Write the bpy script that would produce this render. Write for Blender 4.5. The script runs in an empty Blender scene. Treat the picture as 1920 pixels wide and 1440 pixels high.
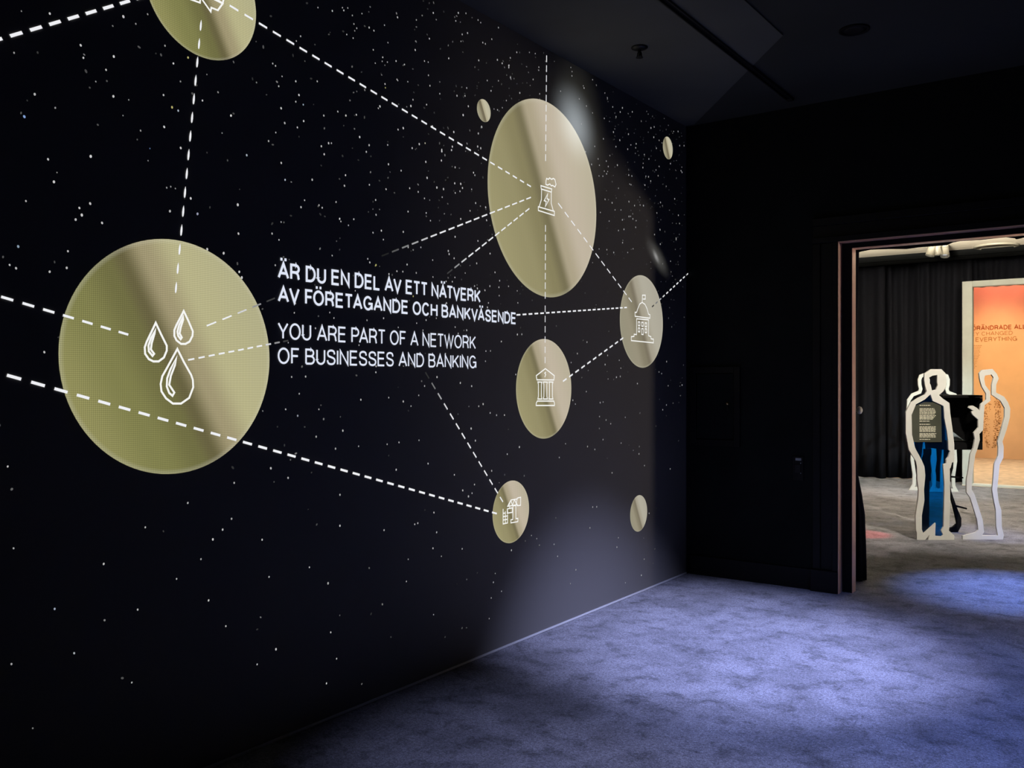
import bpy, bmesh, math, random
from mathutils import Vector, Matrix
from mathutils.geometry import tessellate_polygon

# ------------------------------------------------------------------ camera
F_PX = 1662.0
YAW = math.atan(1196.0 / F_PX)
CAM = Vector((3.0, 0.0, 1.51))
SA, CA = math.sin(YAW), math.cos(YAW)
FW = Vector((-SA, CA, 0.0))
RT = Vector((CA, SA, 0.0))
UP = Vector((0, 0, 1))
scene = bpy.context.scene
col = scene.collection
cam_data = bpy.data.cameras.new('camera')
cam_data.sensor_width = 36.0
cam_data.lens = 36.0 * F_PX / 1920.0
cam_data.clip_start = 0.05
cam_data.clip_end = 100
cam = bpy.data.objects.new('camera', cam_data)
col.objects.link(cam)
cam.location = CAM
cam.rotation_euler = (math.radians(90), 0, YAW)
scene.camera = cam

# ------------------------------------------------------------------ world, exposure
scene.view_settings.view_transform = 'Standard'
scene.view_settings.look = 'None'
scene.view_settings.gamma = 1.0
scene.view_settings.exposure = 0.0
scene.view_settings.use_curve_mapping = False
scene.cycles.use_denoising = True
scene.cycles.max_bounces = 8
scene.cycles.diffuse_bounces = 3
scene.cycles.glossy_bounces = 2
world = bpy.data.worlds.new('world')
scene.world = world
world.use_nodes = True
world.node_tree.nodes['Background'].inputs[0].default_value = (0.5, 0.6, 0.8, 1)
world.node_tree.nodes['Background'].inputs[1].default_value = 0.0

# ------------------------------------------------------------------ main lamps
def spot(name, loc, target, color, watts, deg, blend=0.8, size=0.04):
    d = bpy.data.lights.new(name, 'SPOT')
    d.color = color
    d.energy = watts
    d.spot_size = math.radians(deg)
    d.spot_blend = blend
    d.shadow_soft_size = size
    o = bpy.data.objects.new(name, d)
    col.objects.link(o)
    o.location = loc
    v = Vector(target) - Vector(loc)
    o.rotation_euler = v.to_track_quat('-Z', 'Y').to_euler()
    return o

LAMPS = [
    # name, position, target, colour, watts, cone, blend
    ('floor_spot', (2.90, 4.00, 3.44), (1.08, 4.92, 0.0), (0.52, 0.57, 1.0), 1850, 41, 1.0),
    ('floor_spot', (3.5, 3.6, 3.44), (2.35, 4.7, 0.0), (0.22, 0.34, 1.0), 540, 56, 1.0),
    ('floor_spot', (2.5, 2.0, 3.44), (1.75, 2.85, 0.0), (0.50, 0.56, 1.0), 480, 48, 1.0),
    ('doorway_spot', (3.1, 8.6, 3.36), (2.25, 7.40, 0.0), (0.22, 0.36, 1.0), 1500, 27, 0.9),
]
for nm, p, t, c, w, a, b in LAMPS:
    spot(nm, p, t, c, w, a, b)

# ------------------------------------------------------------------ helpers: pixels to places
CEIL = 3.57
BACK = 6.58          # room side of the wall with the doorway
def ray(px, py):
    return FW + RT * ((px - 960.0) / F_PX) + UP * ((720.0 + 2.0 - py) / F_PX)
def on_wall(px, py):            # -> (y, z) on the screen's face, x = 0
    r = ray(px, py); t = -CAM.x / r.x
    p = CAM + r * t
    return (p.y, p.z)
def on_Y(px, py, Y):
    r = ray(px, py); t = (Y - CAM.y) / r.y
    return CAM + r * t
def on_z(px, py, z):
    r = ray(px, py); t = (z - CAM.z) / r.z
    return CAM + r * t
def s2l(c):
    c = c / 255.0
    return c / 12.92 if c <= 0.04045 else ((c + 0.055) / 1.055) ** 2.4
def rgb(r, g, b):
    return (s2l(r), s2l(g), s2l(b), 1.0)

# ------------------------------------------------------------------ helpers: materials
MATS = {}
def new_mat(name):
    m = bpy.data.materials.new(name)
    m.use_nodes = True
    nt = m.node_tree
    for n in list(nt.nodes):
        nt.nodes.remove(n)
    out = nt.nodes.new('ShaderNodeOutputMaterial')
    MATS[name] = m
    return m, nt, out
def nd(nt, typ, **kw):
    n = nt.nodes.new(typ)
    for k, v in kw.items():
        setattr(n, k, v)
    return n
def principled(name, color, rough=0.6, metal=0.0, spec=0.4, noise=0.0, scale=20.0, bump=0.0, emit=None, estr=0.0):
    m, nt, out = new_mat(name)
    b = nd(nt, 'ShaderNodeBsdfPrincipled')
    nt.links.new(b.outputs[0], out.inputs[0])
    b.inputs['Base Color'].default_value = color
    b.inputs['Roughness'].default_value = rough
    b.inputs['Metallic'].default_value = metal
    b.inputs['Specular IOR Level'].default_value = spec
    if emit:
        b.inputs['Emission Color'].default_value = emit
        b.inputs['Emission Strength'].default_value = estr
    if noise or bump:
        geo = nd(nt, 'ShaderNodeNewGeometry')
        nz = nd(nt, 'ShaderNodeTexNoise')
        nz.inputs['Scale'].default_value = scale
        nz.inputs['Detail'].default_value = 5
        nt.links.new(geo.outputs['Position'], nz.inputs['Vector'])
        if noise:
            mr = nd(nt, 'ShaderNodeMapRange')
            mr.inputs[1].default_value = 0.25; mr.inputs[2].default_value = 0.75
            mr.inputs[3].default_value = 1 - noise; mr.inputs[4].default_value = 1 + noise
            nt.links.new(nz.outputs[0], mr.inputs[0])
            mx = nd(nt, 'ShaderNodeMix', data_type='RGBA', blend_type='MULTIPLY')
            mx.inputs[0].default_value = 1.0
            mx.inputs[6].default_value = color
            nt.links.new(mr.outputs[0], mx.inputs[7])
            nt.links.new(mx.outputs[2], b.inputs['Base Color'])
        if bump:
            bp = nd(nt, 'ShaderNodeBump')
            bp.inputs['Strength'].default_value = bump
            bp.inputs['Distance'].default_value = 0.01
            nt.links.new(nz.outputs[0], bp.inputs['Height'])
            nt.links.new(bp.outputs[0], b.inputs['Normal'])
    return m

M_black = principled('black_paint', (0.012, 0.012, 0.013, 1), 0.7, spec=0.12, noise=0.2, scale=6, bump=0.05)
M_wall = principled('black_wall_paint', (0.014, 0.016, 0.015, 1), 0.8, spec=0.1, noise=0.2, scale=4, bump=0.06)
M_trim = principled('black_gloss_trim', (0.012, 0.012, 0.012, 1), 0.5, spec=0.2, noise=0.15, scale=10)
M_jamb = principled('bronze_edge_strip', (0.90, 0.56, 0.43, 1), 0.38, metal=0.2, spec=0.5, noise=0.08, scale=14)
M_ceil = principled('dark_ceiling_paint', (0.058, 0.060, 0.054, 1), 0.85, spec=0.1, noise=0.12, scale=1.5)
M_ceil_lit = principled('painted_ceiling_light_patch', (0.125, 0.128, 0.118, 1), 0.85, spec=0.1, noise=0.1, scale=1.5)
M_cream = principled('cream_ceiling_paint', (0.76, 0.70, 0.58, 1), 0.8, spec=0.2, noise=0.06, scale=2)
M_white = principled('white_painted_board', (0.74, 0.73, 0.70, 1), 0.55, spec=0.3, noise=0.05, scale=8)
M_pwhite = principled('white_painted_frame', (0.66, 0.70, 0.68, 1), 0.5, spec=0.3, noise=0.06, scale=6)
M_curtain = principled('black_velvet', (0.009, 0.0095, 0.014, 1), 0.9, spec=0.08, noise=0.2, scale=60)
M_pelmet = principled('black_velour_board', (0.0035, 0.0038, 0.004, 1), 0.9, spec=0.05, noise=0.1, scale=20)
M_alu = principled('brushed_aluminium', (0.75, 0.76, 0.78, 1), 0.45, metal=0.35, spec=0.5)
M_steel = principled('black_steel', (0.012, 0.012, 0.013, 1), 0.45, spec=0.35)
M_brass = principled('brass', (0.72, 0.52, 0.25, 1), 0.3, metal=1.0)
M_ivory = principled('ivory_knob', (0.85, 0.80, 0.66, 1), 0.3, spec=0.5)
M_lampbody = principled('cream_lamp_enamel', (0.22, 0.205, 0.165, 1), 0.4, spec=0.4)
M_grey = principled('grey_plastic', (0.42, 0.46, 0.47, 1), 0.5)
M_orange = principled('orange_backdrop', (0.88, 0.56, 0.32, 1), 0.8, spec=0.15, noise=0.10, scale=1.6)
M_sand = principled('sand_floor', (0.62, 0.47, 0.33, 1), 0.6, spec=0.25, noise=0.28, scale=7, bump=0.1)
M_print = principled('brown_print', (0.42, 0.13, 0.05, 1), 0.8, spec=0.1)
M_print2 = principled('dark_print', (0.50, 0.24, 0.10, 1), 0.8, spec=0.1)
M_panel = principled('olive_text_panel', (0.065, 0.068, 0.052, 1), 0.35, spec=0.5, noise=0.2, scale=5)
M_ptext = principled('cream_lettering', (0.75, 0.72, 0.58, 1), 0.6)

def make_lens():
    m, nt, out = new_mat('lit_lamp_lens')
    e = nd(nt, 'ShaderNodeEmission')
    e.inputs[0].default_value = (0.85, 0.9, 1.0, 1)
    e.inputs[1].default_value = 0.8
    nt.links.new(e.outputs[0], out.inputs[0])
    return m
M_lens = make_lens()

def make_blue():
    m, nt, out = new_mat('blue_clear_acrylic')
    t = nd(nt, 'ShaderNodeBsdfTransparent')
    t.inputs[0].default_value = (0.05, 0.42, 0.82, 1)
    g = nd(nt, 'ShaderNodeBsdfGlossy')
    g.inputs[0].default_value = (1, 1, 1, 1); g.inputs[1].default_value = 0.08
    d = nd(nt, 'ShaderNodeBsdfDiffuse')
    d.inputs[0].default_value = (0.004, 0.03, 0.09, 1)
    a = nd(nt, 'ShaderNodeMixShader'); a.inputs[0].default_value = 0.12
    nt.links.new(t.outputs[0], a.inputs[1]); nt.links.new(d.outputs[0], a.inputs[2])
    fr = nd(nt, 'ShaderNodeFresnel'); fr.inputs[0].default_value = 1.45
    b = nd(nt, 'ShaderNodeMixShader')
    nt.links.new(fr.outputs[0], b.inputs[0])
    nt.links.new(a.outputs[0], b.inputs[1]); nt.links.new(g.outputs[0], b.inputs[2])
    nt.links.new(b.outputs[0], out.inputs[0])
    return m
M_blue = make_blue()

def make_carpet():
    m, nt, out = new_mat('blue_grey_carpet')
    L = nt.links.new
    b = nd(nt, 'ShaderNodeBsdfPrincipled')
    L(b.outputs[0], out.inputs[0])
    b.inputs['Roughness'].default_value = 0.95
    b.inputs['Specular IOR Level'].default_value = 0.1
    b.inputs['Sheen Weight'].default_value = 0.15
    b.inputs['Sheen Roughness'].default_value = 0.5
    geo = nd(nt, 'ShaderNodeNewGeometry')
    def noise(scale, detail, dist=0.0, rough=0.55):
        n = nd(nt, 'ShaderNodeTexNoise')
        n.inputs['Scale'].default_value = scale
        n.inputs['Detail'].default_value = detail
        n.inputs['Roughness'].default_value = rough
        n.inputs['Distortion'].default_value = dist
        L(geo.outputs['Position'], n.inputs['Vector'])
        return n.outputs[0]
    def rng(sock, a, bb, c, d, smooth=True):
        r = nd(nt, 'ShaderNodeMapRange')
        if smooth:
            r.interpolation_type = 'SMOOTHSTEP'
        r.inputs[1].default_value = a; r.inputs[2].default_value = bb
        r.inputs[3].default_value = c; r.inputs[4].default_value = d
        L(sock, r.inputs[0])
        return r.outputs[0]
    def mul(a, bb):
        n = nd(nt, 'ShaderNodeMath', operation='MULTIPLY')
        L(a, n.inputs[0]); L(bb, n.inputs[1])
        return n.outputs[0]
    big = rng(noise(2.2, 6, 0.6, 0.65), 0.34, 0.62, 0.66, 1.10)
    mid = rng(noise(6.5, 8, 0.25, 0.74), 0.32, 0.54, 0.40, 1.06)
    fine = rng(noise(170.0, 3, 0.0, 0.8), 0.28, 0.72, 0.15, 1.85, False)
    fine2 = rng(noise(70.0, 4, 0.3, 0.75), 0.25, 0.75, 0.25, 1.75, False)
    info = nd(nt, 'ShaderNodeObjectInfo')
    tile = rng(info.outputs['Random'], 0, 1, 0.98, 1.02, False)
    f = mul(mul(mul(big, mid), mul(fine, fine2)), tile)
    mx = nd(nt, 'ShaderNodeMix', data_type='RGBA', blend_type='MULTIPLY')
    mx.inputs[0].default_value = 1.0
    mx.inputs[6].default_value = (0.215, 0.215, 0.255, 1)
    L(f, mx.inputs[7])
    L(mx.outputs[2], b.inputs['Base Color'])
    bp = nd(nt, 'ShaderNodeBump')
    bp.inputs['Strength'].default_value = 0.5
    bp.inputs['Distance'].default_value = 0.006
    L(f, bp.inputs['Height'])
    L(bp.outputs[0], b.inputs['Normal'])
    return m
M_carpet = make_carpet()

M_screen = principled('matte_black_screen_face', (0.135, 0.130, 0.124, 1), 0.75, spec=0.12, noise=0.03, scale=400)

def make_graphics():
    m, nt, out = new_mat('screen_light')
    e = nd(nt, 'ShaderNodeEmission')
    a = nd(nt, 'ShaderNodeVertexColor', layer_name='col')
    nt.links.new(a.outputs[0], e.inputs[0])
    nt.links.new(e.outputs[0], out.inputs[0])
    return m
M_gfx = make_graphics()

def on_wall_v(p):
    return Vector(on_wall(*p))
# hazy galaxies in the starry image: centre, long axis end, short axis end, colour, strength, falloff
GLOWS = [((1078, 236), (1100, 335), (1124, 232), (0.82, 0.92, 1.0), 0.31, 1.5),
         ((1086, 250), (1104, 430), (1142, 245), (1.0, 0.95, 0.72), 0.035, 1.1)]
GLOWS2 = [((1233, 485), (1258, 530), (1244, 471), (1.0, 0.98, 0.88), 0.075, 1.4),
          ((1230, 483), (1238, 502), (1235, 480), (1.0, 1.0, 1.0), 0.20, 1.6)]
def glow_emission(nt, glows):
    """sum of soft elliptical lights laid out in the plane of the screen"""
    L = nt.links.new
    geo = nd(nt, 'ShaderNodeNewGeometry')
    total = None
    for c, l, sh, colr, strength, power in glows:
        c = on_wall_v(c); A = on_wall_v(l) - c; B = on_wall_v(sh) - c
        det = A.x*B.y - A.y*B.x
        d = nd(nt, 'ShaderNodeVectorMath', operation='SUBTRACT')
        d.inputs[1].default_value = (0, c.x, c.y)
        L(geo.outputs['Position'], d.inputs[0])
        uv = []
        for row in ((0, B.y/det, -B.x/det), (0, -A.y/det, A.x/det)):
            q = nd(nt, 'ShaderNodeVectorMath', operation='DOT_PRODUCT')
            q.inputs[1].default_value = row
            L(d.outputs[0], q.inputs[0])
            uv.append(q.outputs['Value'])
        cb = nd(nt, 'ShaderNodeCombineXYZ')
        L(uv[0], cb.inputs[0]); L(uv[1], cb.inputs[1])
        ln = nd(nt, 'ShaderNodeVectorMath', operation='LENGTH')
        L(cb.outputs[0], ln.inputs[0])
        mr = nd(nt, 'ShaderNodeMapRange', interpolation_type='SMOOTHSTEP')
        mr.inputs[1].default_value = 0; mr.inputs[2].default_value = 1
        mr.inputs[3].default_value = 1; mr.inputs[4].default_value = 0
        L(ln.outputs['Value'], mr.inputs[0])
        pw = nd(nt, 'ShaderNodeMath', operation='POWER'); pw.inputs[1].default_value = power
        L(mr.outputs[0], pw.inputs[0])
        st = nd(nt, 'ShaderNodeMath', operation='MULTIPLY'); st.inputs[1].default_value = strength
        L(pw.outputs[0], st.inputs[0])
        e = nd(nt, 'ShaderNodeEmission'); e.inputs[0].default_value = (*colr, 1)
        L(st.outputs[0], e.inputs[1])
        if total is None:
            total = e.outputs[0]
        else:
            ad = nd(nt, 'ShaderNodeAddShader')
            L(total, ad.inputs[0]); L(e.outputs[0], ad.inputs[1])
            total = ad.outputs[0]
    return total
def make_glow(name, glows):
    m, nt, out = new_mat(name)
    b = nd(nt, 'ShaderNodeBsdfPrincipled')
    b.inputs['Base Color'].default_value = (0.135, 0.130, 0.124, 1)
    b.inputs['Roughness'].default_value = 0.75
    b.inputs['Specular IOR Level'].default_value = 0.12
    ad = nd(nt, 'ShaderNodeAddShader')
    nt.links.new(glow_emission(nt, glows), ad.inputs[0])
    nt.links.new(b.outputs[0], ad.inputs[1])
    nt.links.new(ad.outputs[0], out.inputs[0])
    return m

def disc_mat(name, stops, grid, glows=None):
    """image of a brushed gold disc shown on the LED wall: a ramp across a diagonal ridge, plus the LED pixel grid"""
    m, nt, out = new_mat(name)
    L = nt.links.new
    uv = nd(nt, 'ShaderNodeUVMap', uv_map='disc')
    dot = nd(nt, 'ShaderNodeVectorMath', operation='DOT_PRODUCT')
    dot.inputs[1].default_value = (0.886, 0.463, 0)
    L(uv.outputs[0], dot.inputs[0])
    mr = nd(nt, 'ShaderNodeMapRange')
    mr.inputs[1].default_value = -1; mr.inputs[2].default_value = 1
    L(dot.outputs['Value'], mr.inputs[0])
    rp = nd(nt, 'ShaderNodeValToRGB')
    rp.color_ramp.interpolation = 'EASE'
    el = rp.color_ramp.elements
    while len(el) < len(stops):
        el.new(0.5)
    for i, (p, c) in enumerate(stops):
        el[i].position = p
        el[i].color = rgb(*c)
    L(mr.outputs[0], rp.inputs[0])
    ln = nd(nt, 'ShaderNodeVectorMath', operation='LENGTH')
    L(uv.outputs[0], ln.inputs[0])
    rim = nd(nt, 'ShaderNodeMapRange')
    rim.inputs[1].default_value = 0.955; rim.inputs[2].default_value = 0.99
    rim.inputs[3].default_value = 0.0; rim.inputs[4].default_value = 0.22
    L(ln.outputs['Value'], rim.inputs[0])
    mx = nd(nt, 'ShaderNodeMix', data_type='RGBA')
    L(rim.outputs[0], mx.inputs[0]); L(rp.outputs[0], mx.inputs[6])
    mx.inputs[7].default_value = rgb(205, 203, 180)
    geo = nd(nt, 'ShaderNodeNewGeometry')
    sp = nd(nt, 'ShaderNodeSeparateXYZ')
    L(geo.outputs['Position'], sp.inputs[0])
    def wave(sock, pitch):
        a = nd(nt, 'ShaderNodeMath', operation='MULTIPLY'); a.inputs[1].default_value = 2 * math.pi / pitch
        L(sock, a.inputs[0])
        s = nd(nt, 'ShaderNodeMath', operation='SINE'); L(a.outputs[0], s.inputs[0])
        r = nd(nt, 'ShaderNodeMapRange')
        r.inputs[1].default_value = -1; r.inputs[2].default_value = 1
        r.inputs[3].default_value = 1 - grid; r.inputs[4].default_value = 1 + grid
        L(s.outputs[0], r.inputs[0])
        return r.outputs[0]
    g = nd(nt, 'ShaderNodeMath', operation='MULTIPLY')
    L(wave(sp.outputs[1], 0.0072), g.inputs[0]); L(wave(sp.outputs[2], 0.0072), g.inputs[1])
    e = nd(nt, 'ShaderNodeEmission')
    L(mx.outputs[2], e.inputs[0]); L(g.outputs[0], e.inputs[1])
    if glows:
        ad = nd(nt, 'ShaderNodeAddShader')
        L(e.outputs[0], ad.inputs[0]); L(glow_emission(nt, glows), ad.inputs[1])
        L(ad.outputs[0], out.inputs[0])
    else:
        L(e.outputs[0], out.inputs[0])
    return m
OLIVE = [(0.0, (146, 143, 92)), (0.24, (128, 127, 78)), (0.40, (112, 110, 68)), (0.47, (104, 98, 66)),
         (0.575, (160, 150, 116)), (0.72, (183, 178, 136)), (1.0, (178, 174, 136))]
BEIGE = [(0.0, (158, 151, 112)), (0.22, (150, 143, 106)), (0.38, (136, 129, 94)), (0.46, (120, 113, 84)),
         (0.54, (172, 161, 135)), (0.70, (192, 180, 160)), (1.0, (184, 175, 152))]
GREYB = [(0.0, (150, 145, 124)), (0.22, (152, 145, 124)), (0.38, (134, 127, 106)), (0.45, (124, 116, 98)),
         (0.55, (165, 158, 140)), (0.70, (176, 171, 155)), (1.0, (170, 165, 150))]
PEBBLE = [(0.0, (165, 160, 135)), (0.2, (150, 144, 118)), (0.36, (118, 110, 88)), (0.44, (112, 104, 84)),
          (0.52, (176, 168, 140)), (0.70, (192, 186, 160)), (1.0, (182, 178, 155))]
M_discO = disc_mat('olive_gold_disc_image', OLIVE, 0.14)
M_discB = disc_mat('beige_gold_disc_image', BEIGE, 0.08)
M_discBG = disc_mat('beige_gold_disc_image_with_haze', BEIGE, 0.08, GLOWS)
M_discG = disc_mat('grey_gold_disc_image', GREYB, 0.05)
M_discP = disc_mat('pebble_disc_image', PEBBLE, 0.05)

# ------------------------------------------------------------------ helpers: meshes and objects
def link(name, me, mat, parent=None):
    o = bpy.data.objects.new(name, me)
    col.objects.link(o)
    if mat is not None and not me.materials:
        me.materials.append(mat)
    if parent is not None:
        o.parent = parent
    return o
def mesh_from(name, verts, faces, mat, parent=None, smooth=False):
    me = bpy.data.meshes.new(name)
    me.from_pydata([tuple(v) for v in verts], [], faces)
    me.update()
    if smooth:
        for p in me.polygons:
            p.use_smooth = True
    return link(name, me, mat, parent)
class MB:
    def __init__(self):
        self.bm = bmesh.new()
    def box(self, x0, x1, y0, y1, z0, z1):
        m = Matrix.Translation(((x0+x1)/2, (y0+y1)/2, (z0+z1)/2)) @ Matrix.Diagonal((x1-x0, y1-y0, z1-z0, 1))
        bmesh.ops.create_cube(self.bm, size=1.0, matrix=m)
        return self
    def cyl(self, p0, p1, r0, r1=None, seg=20, caps=True):
        r1 = r0 if r1 is None else r1
        p0, p1 = Vector(p0), Vector(p1)
        d = p1 - p0
        m = Matrix.Translation((p0 + p1) / 2) @ d.to_track_quat('Z', 'Y').to_matrix().to_4x4()
        bmesh.ops.create_cone(self.bm, cap_ends=caps, segments=seg, radius1=r0, radius2=r1, depth=d.length, matrix=m)
        return self
    def sphere(self, c, r, sx=1, sy=1, sz=1):
        m = Matrix.Translation(c) @ Matrix.Diagonal((sx, sy, sz, 1))
        bmesh.ops.create_uvsphere(self.bm, u_segments=18, v_segments=12, radius=r, matrix=m)
        return self
    def lathe(self, prof, center, axis='Z', seg=28):
        c = Vector(center)
        rings = []
        for r, h in prof:
            ring = []
            for i in range(seg):
                a = 2 * math.pi * i / seg
                if axis == 'Z':
                    p = Vector((r*math.cos(a), r*math.sin(a), h))
                elif axis == 'Y':
                    p = Vector((r*math.cos(a), h, r*math.sin(a)))
                else:
                    p = Vector((h, r*math.cos(a), r*math.sin(a)))
                ring.append(self.bm.verts.new(c + p))
            rings.append(ring)
        for a, b in zip(rings, rings[1:]):
            for i in range(seg):
                j = (i + 1) % seg
                self.bm.faces.new((a[i], a[j], b[j], b[i]))
        self.bm.faces.new(rings[0]); self.bm.faces.new(rings[-1])
        return self
    def build(self, name, mat, parent=None, smooth=False, bevel=0.0):
        if bevel:
            bmesh.ops.bevel(self.bm, geom=self.bm.edges[:], offset=bevel, segments=1, affect='EDGES')
        bmesh.ops.recalc_face_normals(self.bm, faces=self.bm.faces[:])
        me = bpy.data.meshes.new(name)
        self.bm.to_mesh(me); self.bm.free()
        if smooth:
            for p in me.polygons:
                p.use_smooth = True
        return link(name, me, mat, parent)
def tag(o, label, cat, group=None):
    o['label'] = label; o['category'] = cat
    if group:
        o['group'] = group
    return o
def thing(name, label, cat, loc=(0, 0, 0), rz=0.0, group=None):
    o = bpy.data.objects.new(name, None)
    o.empty_display_size = 0.1
    col.objects.link(o)
    o.location = loc; o.rotation_euler = (0, 0, rz)
    return tag(o, label, cat, group)
def struct(o, label=None, cat=None):
    o['kind'] = 'structure'
    if label: o['label'] = label
    if cat: o['category'] = cat
    return o
def struct_empty(name, label, cat, loc=(0, 0, 0)):
    o = bpy.data.objects.new(name, None)
    o.empty_display_size = 0.1
    col.objects.link(o)
    o.location = loc
    return struct(o, label, cat)

def band2d(pts, w, closed=False):
    """a stroke of width w along a polyline -> (verts, faces) in 2D, mitred"""
    P = [Vector((p[0], p[1])) for p in pts]
    if closed and (P[0] - P[-1]).length < 1e-9:
        P = P[:-1]
    n = len(P)
    h = w / 2
    L, R = [], []
    for i in range(n):
        if closed:
            a, b = P[i - 1], P[(i + 1) % n]
        else:
            a = P[i - 1] if i > 0 else None
            b = P[i + 1] if i < n - 1 else None
        d1 = (P[i] - a).normalized() if a is not None else None
        d2 = (b - P[i]).normalized() if b is not None else None
        if d1 is None: d1 = d2
        if d2 is None: d2 = d1
        n1 = Vector((-d1.y, d1.x)); n2 = Vector((-d2.y, d2.x))
        m = n1 + n2
        if m.length < 1e-6:
            m = n1
        m.normalize()
        k = min(2.6, 1.0 / max(0.2, m.dot(n1)))
        L.append(P[i] + m * h * k); R.append(P[i] - m * h * k)
    verts = []
    for i in range(n):
        verts += [L[i], R[i]]
    faces = []
    for i in range(n if closed else n - 1):
        j = (i + 1) % n
        faces.append((2*i, 2*i+1, 2*j+1, 2*j))
    return verts, faces

class Flat:
    """flat graphics on the screen face; (y, z) metres"""
    def __init__(self):
        self.v = []; self.f = []; self.c = []
    def add(self, verts, faces, color):
        o = len(self.v)
        self.v += [(v[0], v[1]) for v in verts]
        self.c += [color] * len(verts)
        self.f += [tuple(i + o for i in f) for f in faces]
    def stroke(self, pts, w, color=(0.88, 0.89, 0.92, 1), closed=False):
        v, f = band2d(pts, w, closed)
        self.add(v, f, color)
    def poly(self, pts, color):
        self.add(pts, [tuple(range(len(pts)))], color)
    def build(self, name, x, parent):
        me = bpy.data.meshes.new(name)
        me.from_pydata([(x, a, b) for a, b in self.v], [], self.f)
        ca = me.color_attributes.new('col', 'FLOAT_COLOR', 'POINT')
        for i, c in enumerate(self.c):
            ca.data[i].color = c
        me.update()
        return link(name, me, M_gfx, parent)

# ------------------------------------------------------------------ stroke lettering
def arc(cx, cy, rx, ry, a0, a1, n=12):
    return [(cx + rx*math.cos(math.radians(a0 + (a1-a0)*i/n)), cy + ry*math.sin(math.radians(a0 + (a1-a0)*i/n))) for i in range(n+1)]
def smooth_curve(P, n=4):
    out = []
    Q = [P[0]] + P + [P[-1]]
    for i in range(1, len(Q) - 2):
        p0, p1, p2, p3 = Q[i-1], Q[i], Q[i+1], Q[i+2]
        for k in range(n):
            t = k / n
            out.append(tuple(0.5*((2*p1[j]) + (-p0[j]+p2[j])*t + (2*p0[j]-5*p1[j]+4*p2[j]-p3[j])*t*t + (-p0[j]+3*p1[j]-3*p2[j]+p3[j])*t**3) for j in (0, 1)))
    out.append(P[-1])
    return out
S_PTS = smooth_curve([(0.96, 0.72), (0.86, 0.93), (0.5, 1.0), (0.14, 0.92), (0.05, 0.74), (0.16, 0.59), (0.5, 0.51), (0.86, 0.42), (1.0, 0.25), (0.86, 0.06), (0.5, 0.0), (0.13, 0.07), (0.0, 0.28)])
GLYPH = {
    'A': (0.70, [[(0, 0), (0.5, 1), (1, 0)], [(0.18, 0.32), (0.82, 0.32)]]),
    'B': (0.60, [[(0, 0), (0, 1), (0.55, 1)] + arc(0.55, 0.765, 0.38, 0.235, 90, -90) + [(0, 0.53)], [(0.5, 0.53)] + arc(0.58, 0.265, 0.42, 0.265, 90, -90) + [(0, 0)]]),
    'C': (0.66, [arc(0.5, 0.5, 0.5, 0.5, 38, 322, 26)]),
    'D': (0.64, [[(0, 0), (0, 1), (0.42, 1)] + arc(0.42, 0.5, 0.58, 0.5, 90, -90, 16) + [(0, 0)]]),
    'E': (0.54, [[(1, 1), (0, 1), (0, 0), (1, 0)], [(0, 0.53), (0.93, 0.53)]]),
    'F': (0.50, [[(1, 1), (0, 1), (0, 0)], [(0, 0.51), (0.86, 0.51)]]),
    'G': (0.70, [arc(0.5, 0.5, 0.5, 0.5, 38, 345, 26), [(0.55, 0.47), (1, 0.47), (1, 0)]]),
    'H': (0.60, [[(0, 0), (0, 1)], [(1, 0), (1, 1)], [(0, 0.52), (1, 0.52)]]),
    'I': (0.0, [[(0, 0), (0, 1)]]),
    'K': (0.60, [[(0, 0), (0, 1)], [(1, 1), (0.02, 0.36)], [(0.34, 0.57), (1, 0)]]),
    'L': (0.48, [[(0, 1), (0, 0), (1, 0)]]),
    'N': (0.60, [[(0, 0), (0, 1), (1, 0), (1, 1)]]),
    'O': (0.72, [arc(0.5, 0.5, 0.5, 0.5, 0, 360, 32)]),
    'P': (0.56, [[(0, 0), (0, 1), (0.55, 1)] + arc(0.55, 0.73, 0.45, 0.27, 90, -90) + [(0, 0.46)]]),
    'R': (0.60, [[(0, 0), (0, 1), (0.55, 1)] + arc(0.55, 0.74, 0.42, 0.26, 90, -90) + [(0, 0.48)], [(0.5, 0.48), (0.78, 0.42), (0.9, 0.25), (0.93, 0.08), (1, 0)]]),
    'S': (0.58, [S_PTS]),
    'T': (0.58, [[(0, 1), (1, 1)], [(0.5, 1), (0.5, 0)]]),
    'U': (0.58, [[(0, 1), (0, 0.32)] + arc(0.5, 0.32, 0.5, 0.32, 180, 360, 16) + [(1, 1)]]),
    'V': (0.66, [[(0, 1), (0.5, 0), (1, 1)]]),
    'W': (0.94, [[(0, 1), (0.27, 0), (0.5, 1), (0.73, 0), (1, 1)]]),
    'Y': (0.66, [[(0, 1), (0.5, 0.42), (1, 1)], [(0.5, 0.42), (0.5, 0)]]),
    'M': (0.74, [[(0, 0), (0, 1), (0.5, 0.1), (1, 1), (1, 0)]]),
}
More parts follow.
